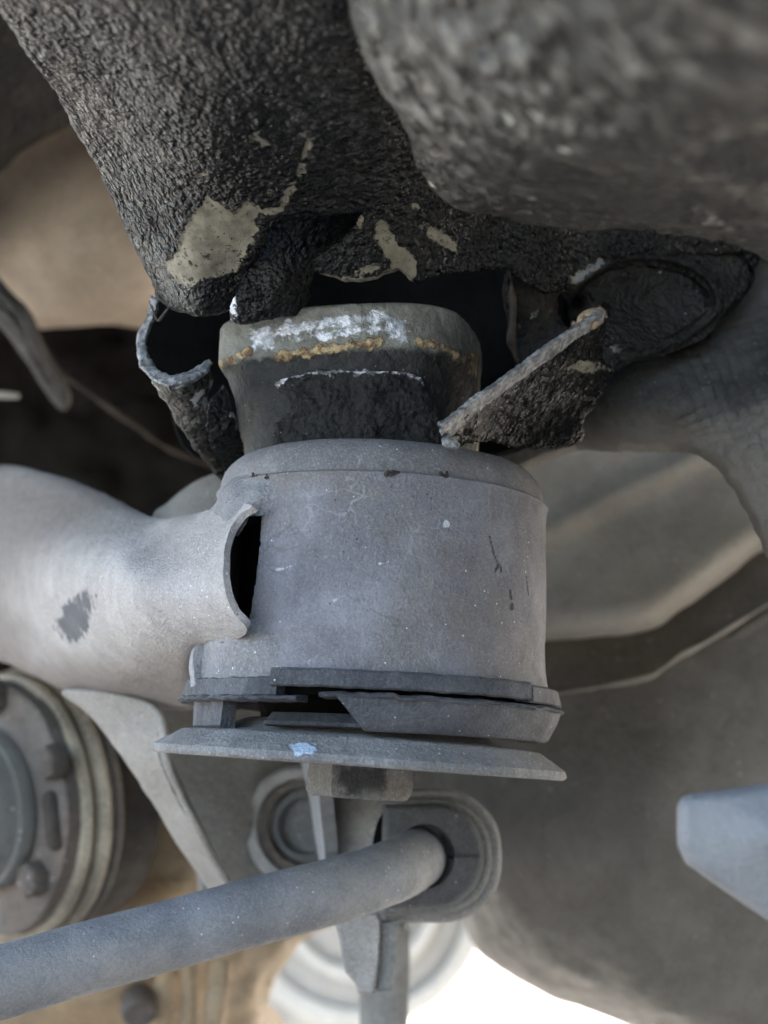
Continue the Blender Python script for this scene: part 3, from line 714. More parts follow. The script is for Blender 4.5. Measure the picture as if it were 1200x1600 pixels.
# grit stuck to the sleeve, the collar edge and the weld
def crumbs(name, spots, base, mat, rad):
    import bmesh
    bm = bmesh.new()
    for (x, y, sc_) in spots:
        c = P(x, y, float(base(np.array([x]), np.array([y]))[0]))
        m4 = Matrix.Translation(Vector(c)) @ Matrix.Rotation(random.random() * 6, 4, Vector((random.random(), random.random(), 1)).normalized()) @ Matrix.Diagonal((rad * sc_ * random.uniform(0.7, 1.4), rad * sc_ * random.uniform(0.6, 1.1), rad * sc_ * random.uniform(0.5, 0.9), 1))
        bmesh.ops.create_icosphere(bm, subdivisions=1, radius=1.0, matrix=m4)
    V = np.array([v.co[:] for v in bm.verts]); V = V + 0.00012 * np.stack([vnoise(V * 2500 + k * 9.1) for k in range(3)], -1)
    f = [tuple(v.index for v in q.verts) for q in bm.faces]; bm.free()
    ob = mesh_obj(name, V, f, mat, None, None, 60); ob.parent = sub; ob.matrix_parent_inverse = sub.matrix_basis.inverted(); ob['kind'] = 'stuff'
    return ob
sp = [(random.uniform(330, 384), random.uniform(984, 1006), random.uniform(0.5, 1.4)) for _ in range(46)]
crumbs('pale_grit', sp, lambda x, y: sleeve_o(x, y) - 0.0068 + 0.0025 * np.clip((x - 340) / 50, 0, 1), M['arm_plain'], 0.00045)
sp = [(604 + 5 * math.cos(k * 2.1) + k * 1.8, 739 + 2.5 * math.sin(k * 1.7), random.uniform(0.6, 1.3)) for k in range(9)] + [(692 + random.uniform(-5, 6), 741 + random.uniform(-3, 4), random.uniform(0.6, 1.2)) for k in range(8)] + \
     [(random.uniform(430, 800), random.uniform(760, 1035), random.uniform(0.25, 0.5)) for _ in range(60)] + [(random.uniform(395, 420), random.uniform(740, 748), random.uniform(0.4, 0.9)) for _ in range(8)]
crumbs('dark_grit', sp, lambda x, y: sleeve_o(x, y), M['rust_dark'], 0.00055)
# diagonal brace below
sub_relief('brace', [(98, 1082), (150, 1078), (240, 1100), (262, 1150), (262, 1180), (284, 1235), (312, 1292), (336, 1342), (362, 1392), (336, 1402), (300, 1350), (250, 1272), (190, 1182), (140, 1118)],
           [(100, 1085, 0.085), (150, 1085, 0.075), (250, 1110, 0.062), (262, 1180, 0.055), (190, 1180, 0.075), (250, 1270, 0.08), (312, 1292, 0.065), (360, 1392, 0.08), (336, 1400, 0.09)],
           M['arm_plain'], None, 2, 0.003, (7, 0.003), [(40, 0.0006), (300, 0.00012)])

# ------------------------------------------------------------------ perished rubber bush inside the sleeve
bush = root('rubber_bushing', 'perished dark rubber bushing with split flange under the sleeve', 'bushing', (X0, H0, CAM[2]), (0, TILT * 0.95, 0))
bpy.context.view_layer.update()
def rag(amp, zamp, fr):
    def f(A, R, Z):
        nz = fbm(np.stack([np.sin(A) * fr, np.cos(A) * fr, Z * 200], -1), 3)
        nz2 = vnoise(np.stack([np.sin(A) * fr * 2.5 + 9, np.cos(A) * fr * 2.5, 0 * Z], -1))
        return R + amp * nz * (R > R.max() - 0.003), Z + zamp * nz2
    return f
ring('upper_band', [(0.041, 0.0172), (0.0449, 0.0168), (0.0455, 0.0172), (0.0452, 0.0203), (0.0446, 0.0209), (0.041, 0.0209)], M['rubber'], bush, -29, 52, 200, [(120, 0.0003, 3)], ragged=rag(0.0004, 0.00014, 7))
ring('upper_band', [(0.041, 0.0166), (0.0452, 0.0163), (0.0457, 0.0167), (0.0453, 0.0198), (0.0447, 0.0203), (0.041, 0.0203)], M['rubber'], bush, 52.6, 175, 200, [(120, 0.0003, 3)], ragged=rag(0.0004, 0.00014, 7))
ring('upper_band', [(0.040, 0.0148), (0.0446, 0.0146), (0.0452, 0.0150), (0.0448, 0.0187), (0.044, 0.0190), (0.040, 0.0190)], M['rubber'], bush, -175, -27.5, 200, [(120, 0.0003, 3)], ragged=rag(0.0005, 0.0003, 9))
part_label(ring('torn_lip', [(0.040, 0.0146), (0.0463, 0.0149), (0.0468, 0.0153), (0.0462, 0.0158), (0.040, 0.0164)], M['rubber'], bush, -14, 140, 500, [(200, 0.0002)], ragged=rag(0.0011, 0.0003, 8)), 'ragged thin rubber lip')
ring('torn_lip', [(0.040, 0.0136), (0.0462, 0.0137), (0.0468, 0.0141), (0.0462, 0.0147), (0.040, 0.0152)], M['rubber'], bush, -140, -20, 500, [(200, 0.0002)], ragged=rag(0.0011, 0.0003, 8))
part_label(ring('lower_lip', [(0.036, 0.0080), (0.0418, 0.0080), (0.0426, 0.0086), (0.0448, 0.0125), (0.0456, 0.0150), (0.0445, 0.0152), (0.036, 0.0152)], M['rubber'], bush, -9.5, 93, 220, [(80, 0.0004, 3)], skew=8), 'remaining wedge of the lower rubber lip')
ring('rubber_block', [(0.0395, 0.0076), (0.0425, 0.0076), (0.0432, 0.0082), (0.043, 0.0142), (0.0425, 0.0148), (0.0395, 0.0148)], M['rubber'], bush, -76, -51, 60, [(90, 0.0005, 2)])
ring('inner_lip', [(0.033, 0.0084), (0.0390, 0.0084), (0.0398, 0.0088), (0.0398, 0.0096), (0.0388, 0.0102), (0.0372, 0.0116), (0.033, 0.0118)], M['rubber_dark'], bush, -36, 45, 90, [(90, 0.0003, 2)])
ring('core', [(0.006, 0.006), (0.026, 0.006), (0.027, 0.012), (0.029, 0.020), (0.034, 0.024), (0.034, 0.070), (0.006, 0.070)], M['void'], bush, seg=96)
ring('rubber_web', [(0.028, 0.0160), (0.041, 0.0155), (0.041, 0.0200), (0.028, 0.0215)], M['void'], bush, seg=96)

# big stop washer and bolt
XW = (562 - 600) / F * (H0 * math.cos(PITCH))
ws = root('stop_washer', 'large thick dusty grey washer with a sloping rim beneath the rubber bushing', 'washer', (XW, H0, CAM[2]), (0, math.radians(4.0), 0))
bpy.context.view_layer.update()
wsec = [(0.008, 0.0012), (0.0488, 0.0006), (0.0494, 0.0010)] + [(0.0496 - 0.0001 * k, 0.0014 + 0.0004 * k) for k in range(4)] + [(0.0488 - 0.0055 * k / 8, 0.0030 + 0.0036 * k / 8) for k in range(9)] + \
       [(0.0395, 0.0070), (0.034, 0.0076), (0.031, 0.0092), (0.028, 0.0104), (0.02, 0.0108), (0.008, 0.0108)]
ring('disc', wsec, M['washer'], ws, seg=420, bumps=[(60, 0.0003, 3), (450, 0.00016, 3)], angle=28,
     attrs={'paint': [('p', [(455, 1166), (470, 1160), (490, 1164), (497, 1176), (480, 1181), (460, 1180)])]}, ragged=rag(0.00025, 0.00006, 14))
bt = root('mount_bolt', 'dirty hexagonal bolt head in the middle under the big washer', 'bolt', (XW + 0.0002, H0, CAM[2]), (0, math.radians(4.0), 0))
bpy.context.view_layer.update()
def bolt_head():
    V, f = [], []; nseg = 144
    prof = [(0.0, 0.0006)] + [(1.0, 0.0006 - 0.0005 * k) for k in range(11)] + [(0.985, -0.0058), (0.94, -0.0066), (0.85, -0.0070), (0.0, -0.0070)]
    for (s, z) in prof:
        for k in range(nseg):
            a = 2 * math.pi * k / nseg - math.pi / 2; hx = math.cos(math.pi / 6) / math.cos(((a + math.pi / 2 + math.pi / 6) % (math.pi / 3)) - math.pi / 6)
            rr = 0.0128 * s * hx
            V.append((rr * math.cos(a), rr * math.sin(a), z))
    V = np.array(V); rd = V.copy(); rd[:, 2] = 0; rd /= np.linalg.norm(rd, axis=1)[:, None] + 1e-9
    V = V + rd * (0.0003 * fbm(V * 300, 3))[:, None]
    for i in range(len(prof) - 1):
        for k in range(nseg):
            k2 = (k + 1) % nseg; f.append((i * nseg + k, i * nseg + k2, (i + 1) * nseg + k2, (i + 1) * nseg + k))
    mwb = np.array(bt.matrix_basis); qx, qy, _ = proj(V @ mwb[:3, :3].T + mwb[:3, 3])
    at = {'mark': np.where(V[:, 1] < 0, sdf(qx, qy, [('p', [(530, 1196), (604, 1196), (606, 1226), (598, 1240), (540, 1240), (530, 1228)])]), -60)}
    return mesh_obj('head', V, f, M['bolt_head'], bt, at, 35)
bolt_head()
ring('shank', [(0.0, 0.0), (0.007, 0.0), (0.007, 0.072), (0.0, 0.072)], M['bolt'], bt, seg=32)

# ------------------------------------------------------------------ captive plate pulled out of the rail
XP = (546 - 600) / F * 0.368
cp = root('mount_plate', 'rounded captive mount plate with scraped bright rim and rust pulled out of the rail', 'mount plate', (XP, H0, CAM[2]), (0, math.radians(0.5), 0))
bpy.context.view_layer.update()
def plate_ring(name, prof, mat, a=0.0312, b=0.0295, e=3.3, yaw=-13, nseg=600, attrs=None, disp=None):
    V = []; prof = np.array(prof)
    pp = catmull(prof, 7)
    A = np.arange(nseg) * 2 * math.pi / nseg
    for (s, z) in pp:
        r_ = (np.abs(np.cos(A) / a) ** e + np.abs(np.sin(A) / b) ** e) ** (-1 / e)
        rc = 0.5 * (a + b) * 1.02
        rr = r_ * s if s > 0.9 else s * (r_ * min(1, s) + rc * (1 - min(1, s)))
        V.append(np.stack([rr * np.cos(A + math.radians(yaw)), rr * np.sin(A + math.radians(yaw)), np.full(nseg, z)], -1) + np.array([0.0042 * (1 - min(1, s)) / 0.2, 0, 0]))
    V = np.concatenate(V); m = len(pp)
    rd = V.copy(); rd[:, 2] = 0; rd /= np.linalg.norm(rd, axis=1)[:, None] + 1e-9
    mw_ = np.array(cp.matrix_basis); W = V @ mw_[:3, :3].T + mw_[:3, 3]; qx, qy, _ = proj(W)
    front = (W[:, 1] < H0)
    at = {k: np.where(front, sdf(qx, qy, s), -60) for k, s in (attrs or {}).items()}
    V = V + rd * (0.0005 * fbm(V * 70, 3) + 0.00018 * fbm(V * 420, 2))[:, None]
    if disp:
        for k, (amt, wd) in disp.items(): V = V + rd * (amt / (1 + np.exp(-at[k] / wd)) * (1 + 0.35 * fbm(V * 250, 2)))[:, None]
    f = []
    for i in range(m - 1):
        for k in range(nseg):
            k2 = (k + 1) % nseg; f.append((i * nseg + k, i * nseg + k2, (i + 1) * nseg + k2, (i + 1) * nseg + k))
    f.append(tuple(range(nseg))); f.append(tuple((m - 1) * nseg + k for k in range(nseg))[::-1])
    return mesh_obj(name, V, f, mat, cp, at, 60)
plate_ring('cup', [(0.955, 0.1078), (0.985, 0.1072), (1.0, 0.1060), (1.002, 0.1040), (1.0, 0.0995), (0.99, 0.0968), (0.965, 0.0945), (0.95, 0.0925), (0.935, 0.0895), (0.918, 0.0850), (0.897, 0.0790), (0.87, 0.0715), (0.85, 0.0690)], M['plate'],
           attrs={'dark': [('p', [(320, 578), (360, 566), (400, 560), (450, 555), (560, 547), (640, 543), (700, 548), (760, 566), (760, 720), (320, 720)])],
                  'bare': [('l', [(400, 524), (450, 512), (520, 503), (600, 496), (626, 500)], 7), ('l', [(430, 536), (500, 524), (590, 514)], 3), ('p', [(598, 500), (628, 498), (634, 530), (604, 524)]), ('p', [(394, 520), (432, 512), (436, 540), (400, 548)])],
                  'rust': [('l', [(350, 568), (372, 556), (392, 550)], 6), ('l', [(440, 555), (500, 549), (550, 542), (592, 536)], 7), ('l', [(655, 533), (690, 543), (722, 560)], 4), ('l', [(738, 556), (742, 580)], 6)],
                  'lip': [('l', [(436, 606), (448, 597), (480, 590), (500, 584), (560, 585), (632, 586), (650, 593), (656, 604)], 3.5)],
                  'chip': [('p', [(434, 602), (446, 594), (500, 583), (560, 583), (630, 584), (652, 592), (660, 610), (672, 640), (690, 720), (430, 720), (434, 665), (462, 642), (452, 622)])]},
           disp={'chip': (0.0026, 1.0), 'rust': (0.0005, 2.0), 'lip': (0.0007, 1.2)})

# ------------------------------------------------------------------ torn chassis rail above
rail = root('chassis_rail', 'black undercoated chassis rail torn open above the mount with chipped paint', 'chassis rail', P(420, 250, -0.03))
rail_out = [(-120, -160), (-40, -60), (5, 15), (52, 98), (92, 168), (132, 242), (180, 350), (210, 404), (228, 440), (236, 470), (256, 484), (300, 491), (340, 490), (361, 484), (374, 448), (398, 388), (424, 345), (470, 338), (520, 336), (566, 331),
            (556, 352), (536, 376), (505, 398), (489, 412), (496, 428), (540, 441), (592, 439), (622, 427), (640, 446), (655, 447), (690, 432), (740, 426), (798, 424), (812, 440), (850, 460), (878, 452), (900, 440), (940, 410), (1000, 398), (1060, 404), (1160, 400), (1178, 430), (1220, 330), (1100, 250), (900, 150), (760, 60), (700, -60), (640, -160)]
rail_ctrl = [(-100, -140, -0.09), (5, 15, -0.075), (132, 242, -0.025), (180, 350, -0.012), (236, 470, 0.004), (200, 0, -0.095), (380, 0, -0.105), (560, 0, -0.105), (660, -140, -0.125), (250, 200, -0.055), (420, 200, -0.065), (600, 200, -0.06), (290, 340, -0.031), (420, 330, -0.036), (560, 330, -0.03),
             (262, 440, -0.014), (310, 485, -0.016), (350, 470, -0.016), (370, 420, -0.02), (500, 420, -0.021), (590, 435, -0.021), (690, 425, -0.015), (700, 330, -0.02), (800, 420, -0.006), (800, 340, -0.005), (900, 400, 0.012), (1000, 375, 0.022), (1160, 410, 0.035), (1200, 320, 0.03), (900, 200, 0.0)]
rail_chips = [('p', [(322, 304), (334, 314), (352, 318), (366, 330), (385, 318), (404, 324), (412, 336), (400, 346), (405, 360), (394, 378), (380, 392), (366, 418), (340, 428), (312, 440), (284, 448), (268, 436), (258, 410), (276, 394), (288, 360), (298, 335), (312, 326)]),
              ('l', [(470, 212), (481, 220), (478, 244)], 5.5), ('l', [(474, 262), (464, 284), (450, 304), (442, 316)], 5), ('l', [(462, 322), (430, 330), (404, 334), (380, 345)], 3), ('l', [(400, 214), (412, 222), (426, 232)], 4),
              ('p', [(309, 268), (318, 264), (325, 272), (318, 280), (310, 278)]),
              ('p', [(584, 350), (598, 344), (612, 362), (628, 384), (648, 400), (660, 424), (644, 446), (622, 434), (604, 400), (586, 372)]),
              ('p', [(658, 354), (676, 350), (700, 364), (714, 378), (716, 396), (698, 392), (676, 372)]),
              ('l', [(500, 430), (540, 440), (592, 436), (615, 424)], 5), ('l', [(560, 424), (585, 420)], 6), ('l', [(566, 340), (562, 352)], 4),
              ('l', [(420, 300), (424, 302)], 3), ('l', [(645, 206), (650, 212)], 5), ('l', [(705, 330), (710, 355)], 2), ('l', [(644, 320), (660, 326)], 3), ('l', [(340, 400), (400, 352)], -3), ('l', [(896, 436), (918, 424), (938, 410)], 7)]
rail_chips = [s for s in rail_chips if not (s[0] == 'l' and s[2] < 0)]
relief('rail_skin', rail_out, rail_ctrl, M['coat'], rail, 3, 0.0022, (7, 0.0018), [(30, 0.0014, 3), (190, 0.00025, 2), (520, 0.00018, 2)], attrs={'chip': rail_chips, 'dust': [('p', [(-100, -160), (660, -160), (620, 60), (560, 60), (380, 40), (250, 60), (140, 90), (80, 140), (0, 60)]), ('p', [(520, 60), (600, 120), (690, 310), (560, 300), (470, 230), (430, 150)]), ('l', [(100, 160), (180, 330), (235, 460)], 6)]}, smooth_outline=False, jag=4,  # lighter bands paint the sky sheen into the rail top
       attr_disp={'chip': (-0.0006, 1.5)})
# inward bent tongue
part_label(relief('torn_tongue', [(440, 318), (520, 322), (580, 318), (572, 352), (545, 380), (508, 402), (492, 420), (486, 446), (474, 484), (440, 494), (400, 503), (370, 503), (361, 488), (364, 470), (382, 424), (404, 378), (422, 348)],
       [(440, 325, -0.026), (575, 325, -0.018), (560, 370, -0.010), (500, 410, -0.012), (400, 385, -0.020), (364, 475, -0.020), (380, 500, -0.019), (440, 440, -0.022), (478, 482, -0.010), (440, 495, -0.016)],
       M['coat_flap'], rail, 2.5, 0.0016, (4, 0.0008), [(50, 0.0005, 2), (200, 0.0003, 2), (520, 0.00025, 2)], jag=4,
       attrs={'chip': [('l', [(362, 462), (362, 480), (366, 496)], 4), ('l', [(380, 420), (384, 414)], 2)]}), 'bent undercoated tongue with pale torn edge')
# right-hand boss and inner wall
def dish(x, y):
    q = np.hypot((x - 1005) / 112.0, (y - 472) / 66.0)
    rim = -0.0016 * np.exp(-((q - 1.05) / 0.10) ** 2)
    bowl = 0.008 * np.clip(1 - q, 0, 1) ** 0.6
    edge_ = 0.0035 * np.exp(-((q - 0.93) / 0.05) ** 2) * (y < 480)
    pit = 0.016 * np.exp(-(((x - 890) / 26.0) ** 2 + ((y - 478) / 24.0) ** 2))
    return rim + bowl + pit + edge_
relief('boss', [(792, 418), (880, 400), (960, 380), (1060, 376), (1140, 386), (1168, 402), (1179, 428), (1170, 455), (1140, 486), (1100, 518), (1050, 548), (1000, 568), (950, 588), (900, 610), (840, 640), (818, 610), (806, 560), (794, 500)],
       [(795, 420, 0.004), (795, 520, 0.012), (815, 600, 0.014), (880, 420, 0.012), (880, 560, 0.012), (960, 385, 0.021), (960, 570, 0.012), (1000, 470, 0.02), (1170, 420, 0.036), (1100, 510, 0.026), (900, 605, 0.01)],
       M['coat_brown'], rail, 3, 0.003, (9, 0.005), [(50, 0.0012, 3), (260, 0.00035, 2)], extra=dish, attrs={'chip': [('l', [(896, 436), (918, 424), (938, 410)], 6), ('l', [(812, 508), (842, 480)], 1.5), ('l', [(955, 545), (985, 540)], 4)]},
       holes=[[(866, 458), (880, 454), (884, 470), (900, 486), (930, 482), (944, 470), (958, 478), (962, 494), (940, 498), (926, 488), (912, 500), (900, 512), (884, 510), (868, 492)]])
# rusty inner return along the opening
sweep('opening_lip', [P(797, 425, 0.002), P(801, 470, 0.006), P(800, 530, 0.008), P(812, 575, 0.010)], [0.0004, 0.0007, 0.0009, 0.0005], M['rust_dark'], rail, 12, bumps=[(200, 0.0006)])
# back and roof of the box behind the opening
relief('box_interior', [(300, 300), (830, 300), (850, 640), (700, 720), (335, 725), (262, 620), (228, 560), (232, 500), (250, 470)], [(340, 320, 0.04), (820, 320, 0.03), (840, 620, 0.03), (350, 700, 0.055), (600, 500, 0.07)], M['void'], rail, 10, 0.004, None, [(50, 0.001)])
# curled lip left
part_label(relief('curled_strip', [(219, 536), (221, 556), (237, 582), (262, 597), (298, 592), (329, 573), (330, 610), (322, 640), (318, 672), (330, 690), (345, 722), (356, 758), (330, 730), (302, 692), (272, 650), (246, 604), (227, 576)],
       [(235, 485, 0.006), (218, 540, 0.003), (238, 582, -0.007), (265, 600, -0.013), (300, 594, -0.012), (329, 573, -0.007), (326, 630, -0.002), (300, 640, -0.006), (270, 640, -0.002), (320, 700, 0.014), (355, 756, 0.03)],
       M['strip'], rail, 3, 0.0016, (5, 0.002), [(90, 0.0008, 2), (350, 0.0004, 2)], attrs={'chip': [('l', [(312, 612), (304, 632)], 6), ('l', [(240, 600), (262, 640)], 3), ('l', [(330, 600), (322, 640)], 4)]}, jag=3), 'sheet strip curled into a hook')
relief('torn_edge', [(236, 462), (250, 470), (247, 486), (238, 504), (230, 522), (228, 540), (233, 558), (247, 576), (266, 586), (292, 581), (312, 572), (326, 560), (333, 567), (324, 584), (298, 599), (262, 604), (238, 595), (220, 573), (213, 546), (216, 520), (228, 494)],
       [(240, 468, 0.001), (228, 506, 0.001), (219, 534, -0.001), (223, 560, -0.005), (240, 584, -0.0115), (264, 595, -0.016), (296, 590, -0.0155), (316, 578, -0.0125), (330, 563, -0.0095)],
       M['torn'], rail, 2, 0.0018, (5, 0.0012), [(160, 0.0003, 2), (700, 0.00025, 2)], jag=3, smooth_outline=False)
sweep('torn_fibre', [P(236, 470, 0.002), P(246, 500, 0.0), P(258, 488, -0.004), P(262, 482, -0.008)], [0.0004, 0.0003, 0.0003, 0.0002], M['rust_dark'], rail, 8, bumps=[(400, 0.0002)])
relief('inner_return', [(322, 640), (340, 615), (352, 600), (360, 640), (378, 676), (402, 706), (372, 740), (356, 758), (340, 716), (326, 690)],
       [(325, 650, 0.004), (350, 605, 0.012), (360, 650, 0.006), (400, 706, 0.02), (356, 756, 0.028), (340, 700, 0.012)], M['coat_flap'], rail, 3, 0.0016, (6, 0.003), [(100, 0.0006)], attrs={'chip': [('l', [(362, 650), (372, 668)], 2)]})
# torn strip right
part_label(relief('torn_flap', [(692, 668), (760, 618), (850, 553), (905, 514), (938, 488), (944, 520), (946, 556), (966, 578), (950, 602), (930, 630), (914, 656), (905, 690), (860, 702), (800, 698), (750, 694), (706, 694)],
       [(694, 675, -0.036), (760, 622, -0.029), (850, 558, -0.019), (938, 492, -0.006), (944, 545, 0.002), (962, 580, 0.006), (920, 650, 0.003), (900, 690, 0.004), (800, 694, -0.004), (710, 692, -0.030), (830, 630, -0.012)],
       M['coat_bare'], rail, 3, 0.0018, (5, 0.002), [(50, 0.0012, 2), (240, 0.0005, 2), (520, 0.0002, 2)], attrs={'chip': [('p', [(880, 574), (905, 562), (938, 568), (962, 578), (930, 580), (900, 582)]), ('l', [(745, 660), (785, 645)], 3), ('l', [(700, 690), (712, 686)], 5)]}), 'torn sheet flap pointing right')
relief('torn_edge', [(690, 666), (704, 655), (758, 612), (808, 578), (848, 547), (880, 526), (902, 510), (928, 494), (942, 488), (942, 504), (912, 529), (880, 548), (845, 570), (765, 630), (716, 672), (702, 684), (692, 684)],
       [(692, 676, -0.0385), (716, 660, -0.0352), (760, 622, -0.0312), (810, 586, -0.0255), (850, 558, -0.0212), (890, 530, -0.0155), (938, 496, -0.0085)],
       M['torn'], rail, 2, 0.0016, (4, 0.0006), [(160, 0.0003, 2), (700, 0.0002, 2)], jag=3, smooth_outline=False)
sweep('rusty_tip', [P(900, 522, -0.011), P(915, 506, -0.008), P(932, 492, -0.005), P(938, 484, -0.004)], [0.0012, 0.0022, 0.0022, 0.0008], M['rust_tip'], rail, 12, bumps=[(250, 0.0008, 3)])
sweep('torn_crumb', [P(698, 682, -0.037), P(704, 690, -0.036), P(710, 688, -0.035)], [0.0012, 0.0018, 0.0012], M['torn'], rail, 10, bumps=[(500, 0.0009, 3)])

# rippled underfloor at the right
r = root('underfloor', 'rippled grey undercoated underfloor at the right beside the rail end', 'underfloor', P(1100, 600, 0.01))
def ripple(x, y):
    u = (x * 0.35 + y * 0.94) / 3.6 + 3.2 * vnoise(np.c_[np.ravel(x) / 60.0, np.ravel(y) / 35.0, np.zeros(np.size(x))]).reshape(np.shape(x))
    a = np.clip((x - 940) / 160, 0, 1) * np.clip((y - 470) / 60, 0, 1) * np.clip((740 + (x - 1100) * 0.6 - y) / 90, 0, 1)
    wx = 13 * vnoise(np.c_[np.ravel(x) / 50.0, np.ravel(y) / 50.0, np.ones(np.size(x))]).reshape(np.shape(x))
    hc = np.sin((x + wx) / 4.6 + y / 9.0) * np.sin((y - 0.35 * x + wx) / 4.2)
    return (0.0003 * np.sin(u) + 0.0006 * hc) * a
relief('pressing', [(780, 560), (960, 560), (1100, 480), (1180, 405), (1330, 330), (1330, 980), (1262, 940), (1215, 880), (1180, 828), (1150, 770), (1120, 726), (1092, 706), (1050, 699), (980, 698), (900, 700), (780, 760)],
       [(800, 600, 0.05), (960, 600, 0.034), (1100, 520, 0.044), (1200, 430, 0.045), (1320, 380, 0.03), (1320, 900, -0.02), (1200, 850, 0.0), (1200, 650, 0.012), (1050, 640, 0.022), (1060, 695, 0.03), (900, 690, 0.05), (1130, 730, 0.016)],
       M['floor'], r, 3, 0.003, (16, 0.012), [(30, 0.0018, 3), (130, 0.0006, 2), (420, 0.00022, 2)], attrs={'road': [('p', [(780, 700), (900, 665), (1000, 655), (1090, 640), (1150, 650), (1340, 600), (1340, 990), (1200, 900), (1080, 720), (780, 780)])]}, extra=ripple, smooth_outline=False)  # lighter brown zone over the lower part

# near blurred lump upper right
r = root('near_sill', 'blurred lumpy brown grey undercoated sill close to the camera at the upper right', 'sill', P(900, 150, -0.14))
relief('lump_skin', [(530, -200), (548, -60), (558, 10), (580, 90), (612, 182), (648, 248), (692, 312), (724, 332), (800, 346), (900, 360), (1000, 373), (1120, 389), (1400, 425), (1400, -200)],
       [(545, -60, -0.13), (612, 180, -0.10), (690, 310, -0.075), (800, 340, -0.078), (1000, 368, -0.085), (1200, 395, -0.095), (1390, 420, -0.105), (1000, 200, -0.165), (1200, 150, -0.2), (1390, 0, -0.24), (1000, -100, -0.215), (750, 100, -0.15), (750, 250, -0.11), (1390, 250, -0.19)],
       M['pad'], r, 5, 0.006, (26, 0.016), [(35, 0.0020, 2), (130, 0.0006, 2), (260, 0.0003, 2)], attrs={'dust': [('p', [(540, -220), (1420, -220), (1420, 150), (1250, 160), (1100, 130), (960, 170), (860, 220), (760, 300), (690, 290), (600, 120)])]})  # upper part of the sill lightened to paint in the light there

# ------------------------------------------------------------------ stabiliser bar and its clamp
sb = sweep('stabiliser_bar', [P(-300, 1608, -0.055), P(-100, 1562, -0.03), P(0, 1534, -0.02), P(200, 1479, -0.006), P(400, 1424, 0.008), P(500, 1398, 0.017), P(570, 1378, 0.024), P(618, 1360, 0.032), P(648, 1342, 0.044), P(662, 1330, 0.064)],
      [0.0083] * 10, M['bar'], None, 40, 10, bumps=[(60, 0.00025, 2), (350, 0.00006)])
sb['label'] = 'dusty blue grey stabiliser bar crossing the lower left into the clamp'; sb['category'] = 'stabiliser bar'
br = root('bar_bracket', 'grey pressed bracket with rounded strap holding the bar end', 'bracket', P(640, 1340, 0.05))
relief('back_plate', [(486, 1190), (600, 1190), (640, 1230), (640, 1440), (600, 1446), (520, 1440), (506, 1380), (498, 1300)], [(490, 1200, 0.075), (500, 1400, 0.075), (640, 1230, 0.062), (640, 1430, 0.062), (590, 1300, 0.062)],
       M['strap'], br, 4, 0.003, (6, 0.003), [(40, 0.0004)])
relief('side_fin', [(470, 1180), (492, 1180), (500, 1260), (508, 1340), (505, 1372), (492, 1310), (484, 1250)], [(475, 1190, 0.07), (505, 1360, 0.07), (490, 1260, 0.066)], M['plain_grey'], br, 3, 0.004, (4, 0.002))
relief('lower_tab', [(516, 1424), (590, 1424), (598, 1440), (594, 1500), (584, 1552), (560, 1552), (556, 1536), (548, 1528), (540, 1520), (530, 1470)], [(520, 1430, 0.056), (590, 1430, 0.05), (586, 1548, 0.052), (560, 1548, 0.056), (535, 1490, 0.057)],
       M['strap'], br, 3, 0.0026, (5, 0.002), [(40, 0.0004)], smooth_outline=False)
relief('lower_tab', [(591, 1440), (622, 1436), (620, 1500), (612, 1548), (584, 1550), (590, 1500)], [(592, 1440, 0.052), (622, 1438, 0.05), (612, 1546, 0.052), (588, 1546, 0.055)], M['boot'], br, 3, 0.0026, (4, 0.002), smooth_outline=False)
def stadium(x0, y0, x1, y1, rr, n=10):
    """left edge square, right corners round"""
    out = [(x0, y1), (x0, y0)]
    for k in range(n + 1):
        a = -math.pi / 2 + math.pi / 2 * k / n; out.append((x1 - rr + rr * math.cos(a), y0 + rr + rr * math.sin(a)))
    for k in range(n + 1):
        a = math.pi / 2 * k / n; out.append((x1 - rr + rr * math.cos(a), y1 - rr + rr * math.sin(a)))
    return out
relief('strap', stadium(596, 1233, 786, 1442, 96), [(600, 1240, 0.062), (600, 1436, 0.06), (780, 1330, 0.06), (700, 1330, 0.058)], M['strap'], br, 3, 0.018, (8, 0.003), [(60, 0.0004)], smooth_outline=False)
relief('strap_flange', stadium(596, 1246, 770, 1430, 88), [(600, 1250, 0.055), (600, 1426, 0.053), (766, 1330, 0.053), (700, 1330, 0.05)], M['boot'], br, 3, 0.008, (8, 0.004), [(60, 0.0003)], smooth_outline=False)
rub = root('bar_rubber', 'dark D shaped rubber block round the bar inside the strap', 'rubber bush', P(680, 1335, 0.045))
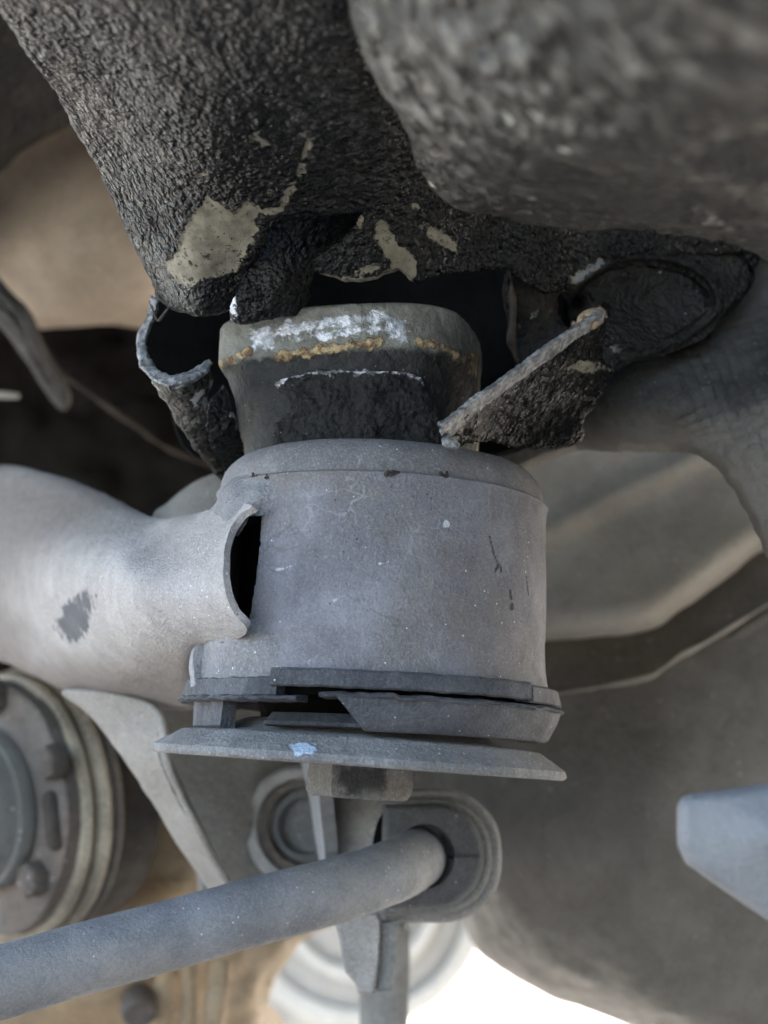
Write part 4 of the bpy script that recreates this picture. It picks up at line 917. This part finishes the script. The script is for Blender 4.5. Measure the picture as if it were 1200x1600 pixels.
relief('block', stadium(597, 1256, 756, 1420, 78), [(600, 1260, 0.047), (600, 1416, 0.045), (750, 1335, 0.045), (690, 1335, 0.041)], M['bush_dark'], rub, 3, 0.012, (9, 0.004), [(60, 0.0003)], smooth_outline=False,
       extra=lambda x, y: 0.0012 * np.exp(-((y - 1336) / 2.2) ** 2) * (x > 700), holes=[[(664 + 47 * math.cos(a), 1338 + 51 * math.sin(a)) for a in np.linspace(0, 2 * math.pi, 24, endpoint=False)]])

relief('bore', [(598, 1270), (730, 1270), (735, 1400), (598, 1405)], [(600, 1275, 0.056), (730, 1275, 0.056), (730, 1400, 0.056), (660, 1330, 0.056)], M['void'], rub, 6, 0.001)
# blurred grey bracket at the right
r = root('tow_bracket', 'blue grey blurred bracket corner poking in at the right edge', 'bracket', P(1150, 1330, -0.1))
relief('corner_plate', [(1060, 1290), (1060, 1262), (1066, 1248), (1080, 1242), (1130, 1236), (1210, 1224), (1400, 1196), (1400, 1600), (1215, 1444), (1160, 1408), (1110, 1374), (1074, 1348), (1061, 1320)],
       [(1065, 1255, -0.10), (1065, 1330, -0.10), (1200, 1300, -0.108), (1200, 1230, -0.102), (1390, 1250, -0.11), (1390, 1560, -0.11), (1200, 1425, -0.10)], M['plain_grey'], r, 5, 0.006, (16, 0.005), [(30, 0.0006)], smooth_outline=False)

# ------------------------------------------------------------------ sub-parts: pieces of a part hang under that part
def under(part, names, top):
    kids = [o for o in bpy.data.objects if o.parent is top]
    p = [o for o in kids if o.name.split('.')[0] == part][0]
    for o in kids:
        if o is not p and o.name.split('.')[0] in names: o.parent = p
D = bpy.data.objects
under('flange_face', ('rim_ridge', 'flange_bolt', 'lug', 'rim_band'), D['joint_flange'])
under('boot_ring', ('boot_clamp', 'shaft_end'), D['joint_flange'])
under('eye_collar', ('eye_rubber', 'eye_sleeve', 'eye_seal'), D['link_plate'])
under('strap', ('strap_flange',), D['bar_bracket'])
under('casting', ('casting_rib', 'drain_boss'), D['axle_housing'])
hook = [o for o in D if o.name.startswith('curled_strip')][0]; flap_ = [o for o in D if o.name.startswith('torn_flap')][0]
D['torn_edge'].parent = hook; D['torn_fibre'].parent = hook
D['torn_edge.001'].parent = flap_; D['rusty_tip'].parent = flap_; D['torn_crumb'].parent = flap_
D['opening_lip'].parent = D['boss']
